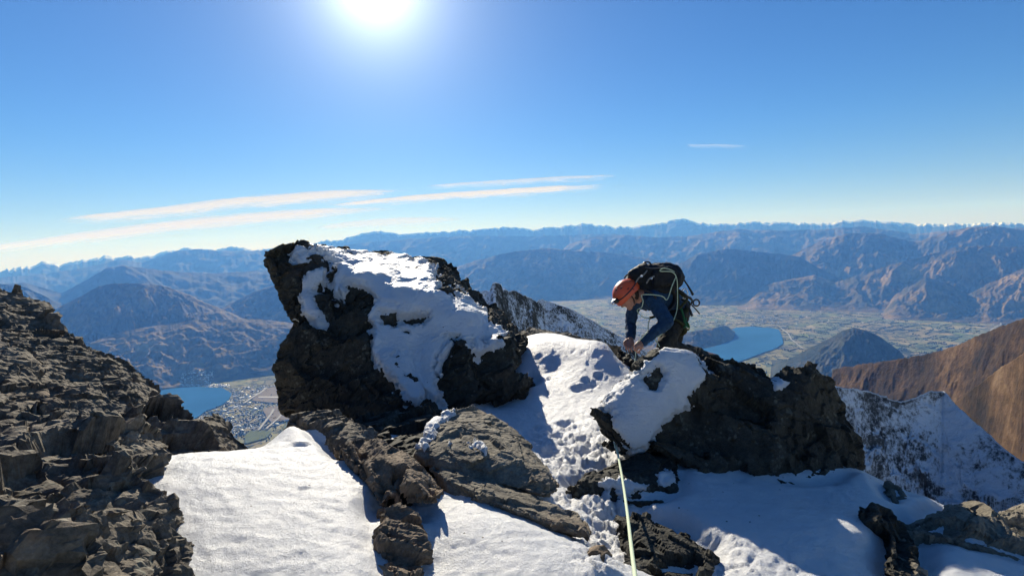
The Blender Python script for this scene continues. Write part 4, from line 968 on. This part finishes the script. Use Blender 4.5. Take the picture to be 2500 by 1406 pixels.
ch += hand(wrF, [(1530, 836, 5.20), (1535, 838, 5.18), (1540, 839, 5.17), (1546, 838, 5.18)],
           [((1527, 846, 5.16), (1530, 854, 5.18)), ((1533, 849, 5.13), (1536, 858, 5.16)), ((1540, 850, 5.12), (1543, 859, 5.14)), ((1547, 848, 5.14), (1549, 855, 5.15))],
           [(1531, 829, 5.23), (1524, 835, 5.19), (1524, 843, 5.16)])
ch += hand(wrN, [(1555, 838, 4.88), (1558, 843, 4.86), (1562, 847, 4.87), (1567, 849, 4.89)],
           [((1549, 844, 4.87), (1549, 851, 4.92)), ((1550, 850, 4.85), (1551, 857, 4.91)), ((1553, 855, 4.86), (1555, 861, 4.92)), ((1560, 858, 4.88), (1561, 864, 4.93))],
           [(1562, 833, 4.95), (1554, 837, 4.97), (1549, 845, 4.97)])
solid('body', ch, .0055, M_skin, person, it=4)
# clothes
ch = caps((pel, .145), (mid, .15), (che, .152), (nek + (che - nek) * .2, .085)) + caps((che, .12), (shN, .085)) + caps((che, .12), (shF, .085))
ch += caps((shN, .082), (elN, .064), (wrN + (elN - wrN) * .06, .047)) + caps((shF, .075), (elF, .058), (wrF + (elF - wrF) * .06, .050))
solid('jacket', ch, .0085, M_jacket, person, it=5, folds=.016, seed=4, fs=11.)
ch = caps((pel, .150), (hpN, .118), (hpN * .45 + knN * .55, .098), (knN, .078), (anN, .058)) + caps((pel, .150), (hpF, .118), (knF, .078), (anF, .058))
solid('trousers', ch, .0095, M_trouser, person, it=5, folds=.016, seed=9, fs=10.)
for a, t in ((anN, toN), (anF, toF)):
    bt = solid('boot', caps((a + (a - t) * .1, .056), (a, .055)) + [np.concatenate((ico(a + np.array((0, 0, -.03)), .052), ico(t, (.042, .042, .036))))], .008, M_boot, person, it=3)
# helmet: an open shell over the crown
def shell(c, r, thick, cut, n=40, m=22):
    th = np.linspace(0, 2 * np.pi, n, endpoint=False); out = []
    for k, s in ((0, 1.), (1, 1 - thick)):
        for j in range(m):
            a = j / (m - 1)
            for t in th:
                lim = cut + .10 * math.cos(t) * -1 + .10 * math.cos(2 * t)
                ph = a * (math.pi / 2 + lim)
                d = np.array((math.cos(t) * math.sin(ph), math.sin(t) * math.sin(ph), math.cos(ph)))
                g = 1 + .012 * math.cos(6 * t) * math.sin(ph) ** 2
                out.append(c + (d * np.array(r) * s * g) @ np.array((hf, hs_, hu)))
    V = np.array(out); F = []
    for k in range(2):
        o_ = k * n * m
        for j in range(m - 1):
            for i in range(n):
                q_ = (o_ + j * n + i, o_ + j * n + (i + 1) % n, o_ + (j + 1) * n + (i + 1) % n, o_ + (j + 1) * n + i)
                F.append(q_ if k else q_[::-1])
    for i in range(n): F.append(((m - 1) * n + i, (m - 1) * n + (i + 1) % n, n * m + (m - 1) * n + (i + 1) % n, n * m + (m - 1) * n + i))
    return V, np.array(F)
hcc = hc + hu * .012 - hf * .005
V, F = shell(hcc, (.148, .122, .132), .06, .22)
helmet = obj('helmet', V, F, M_helmet, person)
def on_helmet(t, ph, k=1.012):
    d = np.array((math.cos(t) * math.sin(ph), math.sin(t) * math.sin(ph), math.cos(ph))); return hcc + (d * np.array((.148, .122, .132)) * k) @ np.array((hf, hs_, hu)), d @ np.array((hf, hs_, hu))
side = 1 if np.dot(hs_, (0, -1, 0)) > 0 else -1
for t, ph, ln, wd in ((.55, .55, .016, .006), (1.15, .72, .022, .007), (1.5, 1.12, .022, .008), (1.75, 1.42, .016, .008), (2.3, .9, .02, .007), (2.6, 1.3, .018, .007), (-1.2, .7, .02, .007), (-2., 1., .02, .007), (-1.7, 1.35, .02, .007)):
    c, nrm = on_helmet(t * side, ph); u = unit(np.cross(nrm, hs_) + .6 * hs_); v = np.cross(nrm, u)
    obj('vent', ico((0, 0, 0), 1., 2) @ np.diag((ln, wd, .004)) @ np.array((u, v, nrm)) + c - nrm * .001, np.array([[v.index for v in f.verts] for f in (lambda b: (bmesh.ops.create_icosphere(b, subdivisions=2, radius=1), b.faces.ensure_lookup_table(), b)[2])(bmesh.new()).faces]), M_black, helmet)
c, nrm = on_helmet(.12 * side, 1.28, 1.03)
lamp = solid('headlamp', [np.concatenate((ico(c + hs_ * .026 - hf * .004, .024), ico(c - hs_ * .026 - hf * .004, .024), ico(c + nrm * .022, .022)))], .004, M_black, helmet, it=2)
def disc(c, ax, r, h, n=20):
    a, b, ax = basis(ax); V = []; 
    for z, rr_ in ((0, r), (h, r), (h, r * .75), (h * .6, r * .6)):
        for i in range(n): t = i / n * 6.28318; V.append(c + (a * math.cos(t) + b * math.sin(t)) * rr_ + ax * z)
    F = [(l * n + i, l * n + (i + 1) % n, (l + 1) * n + (i + 1) % n, (l + 1) * n + i) for l in range(3) for i in range(n)]
    V.append(c + ax * h * .6); V.append(c); F2 = [(3 * n + i, 3 * n + (i + 1) % n, 4 * n) for i in range(n)] + [((i + 1) % n, i, 4 * n + 1) for i in range(n)]
    return np.array(V), [np.array(F), np.array(F2)]
V, F = disc(c + nrm * .030 + hs_ * .012 * side, nrm, .019, .018); obj('lamp_lens', V, F, M_silver, helmet)
V, F = disc(c + nrm * .022 - hs_ * .022 * side, nrm, .013, .018); obj('lamp_lens', V, F, M_silver, helmet)
def tube(pts, r, n=8, closed=False, sub=6, flat=1.):
    pts = np.asarray(pts, float); k = len(pts)
    if k > 2 and sub > 1:                       # Catmull-Rom through the given points
        ext = np.concatenate((pts[-1:], pts, pts[:2])) if closed else np.concatenate((2 * pts[:1] - pts[1:2], pts, 2 * pts[-1:] - pts[-2:-1]))
        out = []
        for i in range(1, len(ext) - 2):
            a, b, c_, d = ext[i - 1:i + 3]
            for t in np.linspace(0, 1, sub, endpoint=False): out.append(.5 * (2 * b + (c_ - a) * t + (2 * a - 5 * b + 4 * c_ - d) * t * t + (3 * b - 3 * c_ + d - a) * t ** 3))
        if not closed: out.append(ext[-2])
        pts = np.array(out)
    m = len(pts); T = np.gradient(pts, axis=0)
    if closed: T = np.roll(pts, -1, 0) - np.roll(pts, 1, 0)
    T /= np.linalg.norm(T, axis=1, keepdims=True) + 1e-9
    u = unit(np.cross(T[0], (.3, .5, .8))); V = []; rr_ = np.broadcast_to(np.interp(np.linspace(0, 1, m), np.linspace(0, 1, len(np.atleast_1d(r))), np.atleast_1d(r)), m)
    for i in range(m):
        u = unit(u - T[i] * np.dot(u, T[i])); w = np.cross(T[i], u)
        for j in range(n): t = j / n * 6.28318; V.append(pts[i] + (u * math.cos(t) + w * math.sin(t) * flat) * rr_[i])
    F = [(i * n + j, i * n + (j + 1) % n, ((i + 1) % m) * n + (j + 1) % n, ((i + 1) % m) * n + j) for i in range(m if closed else m - 1) for j in range(n)]
    V = np.array(V); F = [np.array(F)]
    if not closed: F += [np.array([tuple(range(n))[::-1]]), np.array([tuple((m - 1) * n + j for j in range(n))])]
    return V, F
ring_ = [c + 0 * nrm] + [on_helmet(t, 1.34, 1.015)[0] for t in np.linspace(.3, 6.0, 24)]
V, F = tube(ring_, .006, 6, True, 3); obj('lamp_strap', V, F, M_black, helmet)
V, F = tube([on_helmet(1.35 * side, 1.62, .97)[0], hc + hs_ * side * .062 - hu * .075 + hf * .02, hc + hf * .066 - hu * .128, hc - hs_ * side * .062 - hu * .075 + hf * .02, on_helmet(-1.35 * side, 1.62, .97)[0]], .006, 6); obj('chin_strap', V, F, M_black, helmet)
# hair at the nape
solid('hair', [frame_pts(hc - hf * .03 + hu * .0, (hf, hs_, hu), (.082, .080, .115))], .006, simple('brown_hair', (.05, .03, .02), .7, .3, .4, 200, .5, .002), person, it=1, folds=.006, fs=60)
# harness round hips and thighs
hz_ = unit(mid - pel); a_, b_, _c = basis(hz_)
har = empty('harness', pel); har.parent = person; har.location = Vector(pel) - Vector(base)
V, F = tube([pel + hz_ * .03 + (a_ * math.cos(t) + b_ * math.sin(t)) * .166 for t in np.linspace(0, 6.283, 20, endpoint=False)], .022, 8, True, 2, .35); obj('waist_belt', V, F, M_harness, har)
for hp, kn in ((hpN, knN), (hpF, knF)):
    d_ = unit(kn - hp); a2, b2, _ = basis(d_); V, F = tube([hp + d_ * .12 + (a2 * math.cos(t) + b2 * math.sin(t)) * .128 for t in np.linspace(0, 6.283, 16, endpoint=False)], .02, 8, True, 2, .35); obj('leg_loop', V, F, M_harness, har)
tie = p(1586, 776, 5.12)
V, F = tube([pel + hz_ * .06 - .0 * a_, p(1600, 772, 5.12), tie], .012, 8); obj('belay_loop', V, F, M_harness, har)

# ---- backpack on his back
pack = empty('backpack', p(1600, 712, 5.2), label='black climbing backpack with straps on the bending climber\'s back', cat='backpack')
prof = [(1527, 683), (1536, 668), (1552, 655), (1576, 646), (1602, 643), (1632, 642), (1654, 648), (1667, 660), (1671, 677), (1666, 694), (1650, 708), (1625, 716), (1580, 712), (1540, 700)]
cx_ = np.mean([a for a, b in prof]); cy_ = np.mean([b for a, b in prof])
def prf(k, d, dx=0, dy=0): return np.array([p(cx_ + (a - cx_) * k + dx, cy_ + (b - cy_) * k + dy, d) for a, b in prof])
solid('pack_body', [np.concatenate((prf(.86, 5.02, 2, 4), prf(1.0, 5.12), prf(1.0, 5.26), prf(.86, 5.40, 2, 4)))], .009, M_pack, pack, it=8, folds=.020, seed=12, fs=8.)
solid('lid', [np.concatenate([ico(p(x, y, d), .05) for x, y in ((1545, 672), (1572, 655), (1560, 690)) for d in (5.06, 5.32)])], .009, M_pack, pack, it=5, folds=.018, seed=15, fs=10.)
solid('side_pocket', [np.concatenate([ico(p(x, y, 5.0), .032) for x, y in ((1600, 668), (1645, 668), (1640, 690), (1600, 694))])], .008, M_pack, pack, it=4, folds=.012, seed=18, fs=14.)
def part_tube(name, pts, r, mat, par, n=8, closed=False, flat=1., **k):
    V, F = tube([p(*q_) for q_ in pts], r, n, closed, 6, flat); return obj(name, V, F, mat, par, **k)
part_tube('compression_strap', [(1552, 690, 4.96), (1560, 678, 4.94), (1572, 670, 4.95), (1580, 660, 4.98)], .008, M_strap, pack, 6, False, .4)
part_tube('compression_strap', [(1578, 692, 4.95), (1586, 680, 4.93), (1598, 674, 4.93)], .008, M_strap, pack, 6, False, .4)
part_tube('compression_strap', [(1575, 646, 5.10), (1578, 653, 5.0), (1600, 655, 4.98), (1630, 652, 5.0)], .007, M_strap, pack, 6, False, .4)
part_tube('haul_loop', [(1540, 672, 5.14), (1530, 672, 5.12), (1525, 680, 5.12), (1532, 686, 5.12)], .008, M_black, pack, 6)
part_tube('grab_loop', [(1570, 650, 5.12), (1573, 641, 5.12), (1584, 640, 5.12), (1590, 646, 5.12)], .009, M_black, pack, 6)
part_tube('shoulder_strap', [(1556, 700, 5.02), (1574, 708, 4.97), (1594, 718, 4.93), (1602, 738, 4.95), (1598, 756, 5.05), (1618, 752, 5.10)], .022, M_black, pack, 8, False, .4)
part_tube('shoulder_strap', [(1548, 700, 5.36), (1552, 718, 5.44), (1562, 745, 5.42), (1580, 755, 5.34)], .022, M_black, pack, 8, False, .4)
part_tube('hip_belt', [(1640, 706, 5.12), (1648, 730, 5.14), (1636, 752, 5.12), (1615, 762, 5.08)], .024, M_black, pack, 8, False, .4)
part_tube('hanging_strap', [(1667, 680, 5.15), (1676, 692, 5.14), (1684, 705, 5.13), (1692, 720, 5.13)], [.008, .008, .010, .014], M_black, pack, 6)
for x, y in ((1566, 674), (1590, 679)):
    V, F = disc(p(x, y, 4.935), (0, -1, .1), .012, .008, 10); obj('buckle', V, F, M_silver, pack)

# ---- gear on the harness: separate pieces clipped to it
def gear(name, pts, r, mat, label, cat, closed=False, n=8):
    V, F = tube([p(*q_) for q_ in pts], r, n, closed, 5); return obj(name, V, F, mat, None, label=label, cat=cat, group='climbing gear hanging from the harness')
gear('metal_ring', [(1700 + 7.5 * math.cos(t), 739 + 8 * math.sin(t), 5.12 + .02 * math.cos(t)) for t in np.linspace(0, 6.283, 12, endpoint=False)], .0085, M_black, 'dark ring sticking out behind the climber\'s hip', 'ring', True)
gear('quickdraw', [(1664, 730, 5.14), (1674, 738, 5.12), (1682, 752, 5.11), (1690, 772, 5.10)], .013, M_black, 'thick black bar hanging below the ring at the climber\'s hip', 'quickdraw')
gear('nut_tool', [(1688, 744, 5.14), (1697, 753, 5.14), (1708, 766, 5.14)], .006, M_black, 'thinnest black tool pointing down right of the ring', 'tool')
gear('sling', [(1662, 750, 5.12), (1668, 770, 5.10), (1672, 788, 5.09), (1682, 799, 5.09), (1676, 786, 5.10), (1671, 800, 5.09), (1674, 776, 5.12)], .011, M_green, 'dark green knotted sling hanging lowest behind the climber', 'sling')
gear('carabiner', [(1672 + 7 * math.cos(t), 716 + 11 * math.sin(t), 5.13) for t in np.linspace(0, 6.283, 10, endpoint=False)], .007, M_silver, 'metal carabiner high on the gear cluster behind the climber\'s waist', 'carabiner', True)
gear('carabiner', [(1683 + 6 * math.cos(t), 735 + 10 * math.sin(t), 5.12) for t in np.linspace(0, 6.283, 10, endpoint=False)], .007, M_black, 'black carabiner beside the dark ring on the harness', 'carabiner', True)
gear('sling', [(1655, 712, 5.12), (1668, 722, 5.10), (1678, 728, 5.10), (1668, 742, 5.11), (1658, 752, 5.12), (1655, 735, 5.12)], .014, M_harness, 'dark bunched sling filling the gear cluster at the climber\'s waist', 'sling', True)
gear('quickdraw', [(1650, 705, 5.10), (1664, 712, 5.08), (1676, 722, 5.08), (1690, 733, 5.10)], .011, M_black, 'dark quickdraw leading from the pack down to the ring', 'quickdraw')

# ---- the rope: from the viewer, past the boulder, to the climber's hands, tie-in and shoulder coils
rp = [(1560, 1520, 1.10), (1552, 1420, 1.38), (1542, 1340, 1.68), (1530, 1240, 2.25), (1518, 1160, 2.85), (1506, 1098, 3.34), (1500, 1080, 3.50), (1496, 1040, 3.95), (1510, 1000, 4.25), (1528, 950, 4.55), (1546, 900, 4.80), (1551, 875, 4.88), (1552, 856, 4.885), (1551, 846, 4.90),
      (1556, 836, 4.86), (1570, 822, 4.83), (1581, 808, 4.90), (1583, 790, 5.02), (1586, 777, 5.06), (1575, 776, 5.03), (1562, 768, 5.00), (1556, 757, 4.98), (1566, 750, 4.93), (1570, 735, 4.90), (1566, 722, 4.92), (1575, 719, 4.88), (1600, 720, 4.86), (1618, 724, 4.87), (1627, 732, 4.90), (1633, 722, 4.95), (1640, 700, 4.95),
      (1650, 672, 4.98), (1640, 660, 4.98), (1620, 655, 4.96), (1612, 662, 4.95), (1640, 664, 4.95), (1652, 680, 4.98), (1654, 720, 5.03), (1653, 752, 5.06), (1646, 778, 5.03), (1632, 802, 4.93), (1612, 818, 4.88), (1600, 826, 4.90), (1606, 838, 4.92), (1610, 845, 4.93)]
rp = np.array([p(*q_) for q_ in rp])
rad = np.full(len(rp), .0046); rad[:8] = .0066
V, F = tube(rp, rad, 10, False, 10)
obj('rope', V, F, M_rope, None, label='pale green climbing rope stretched from the bottom edge up to the climber', cat='rope')
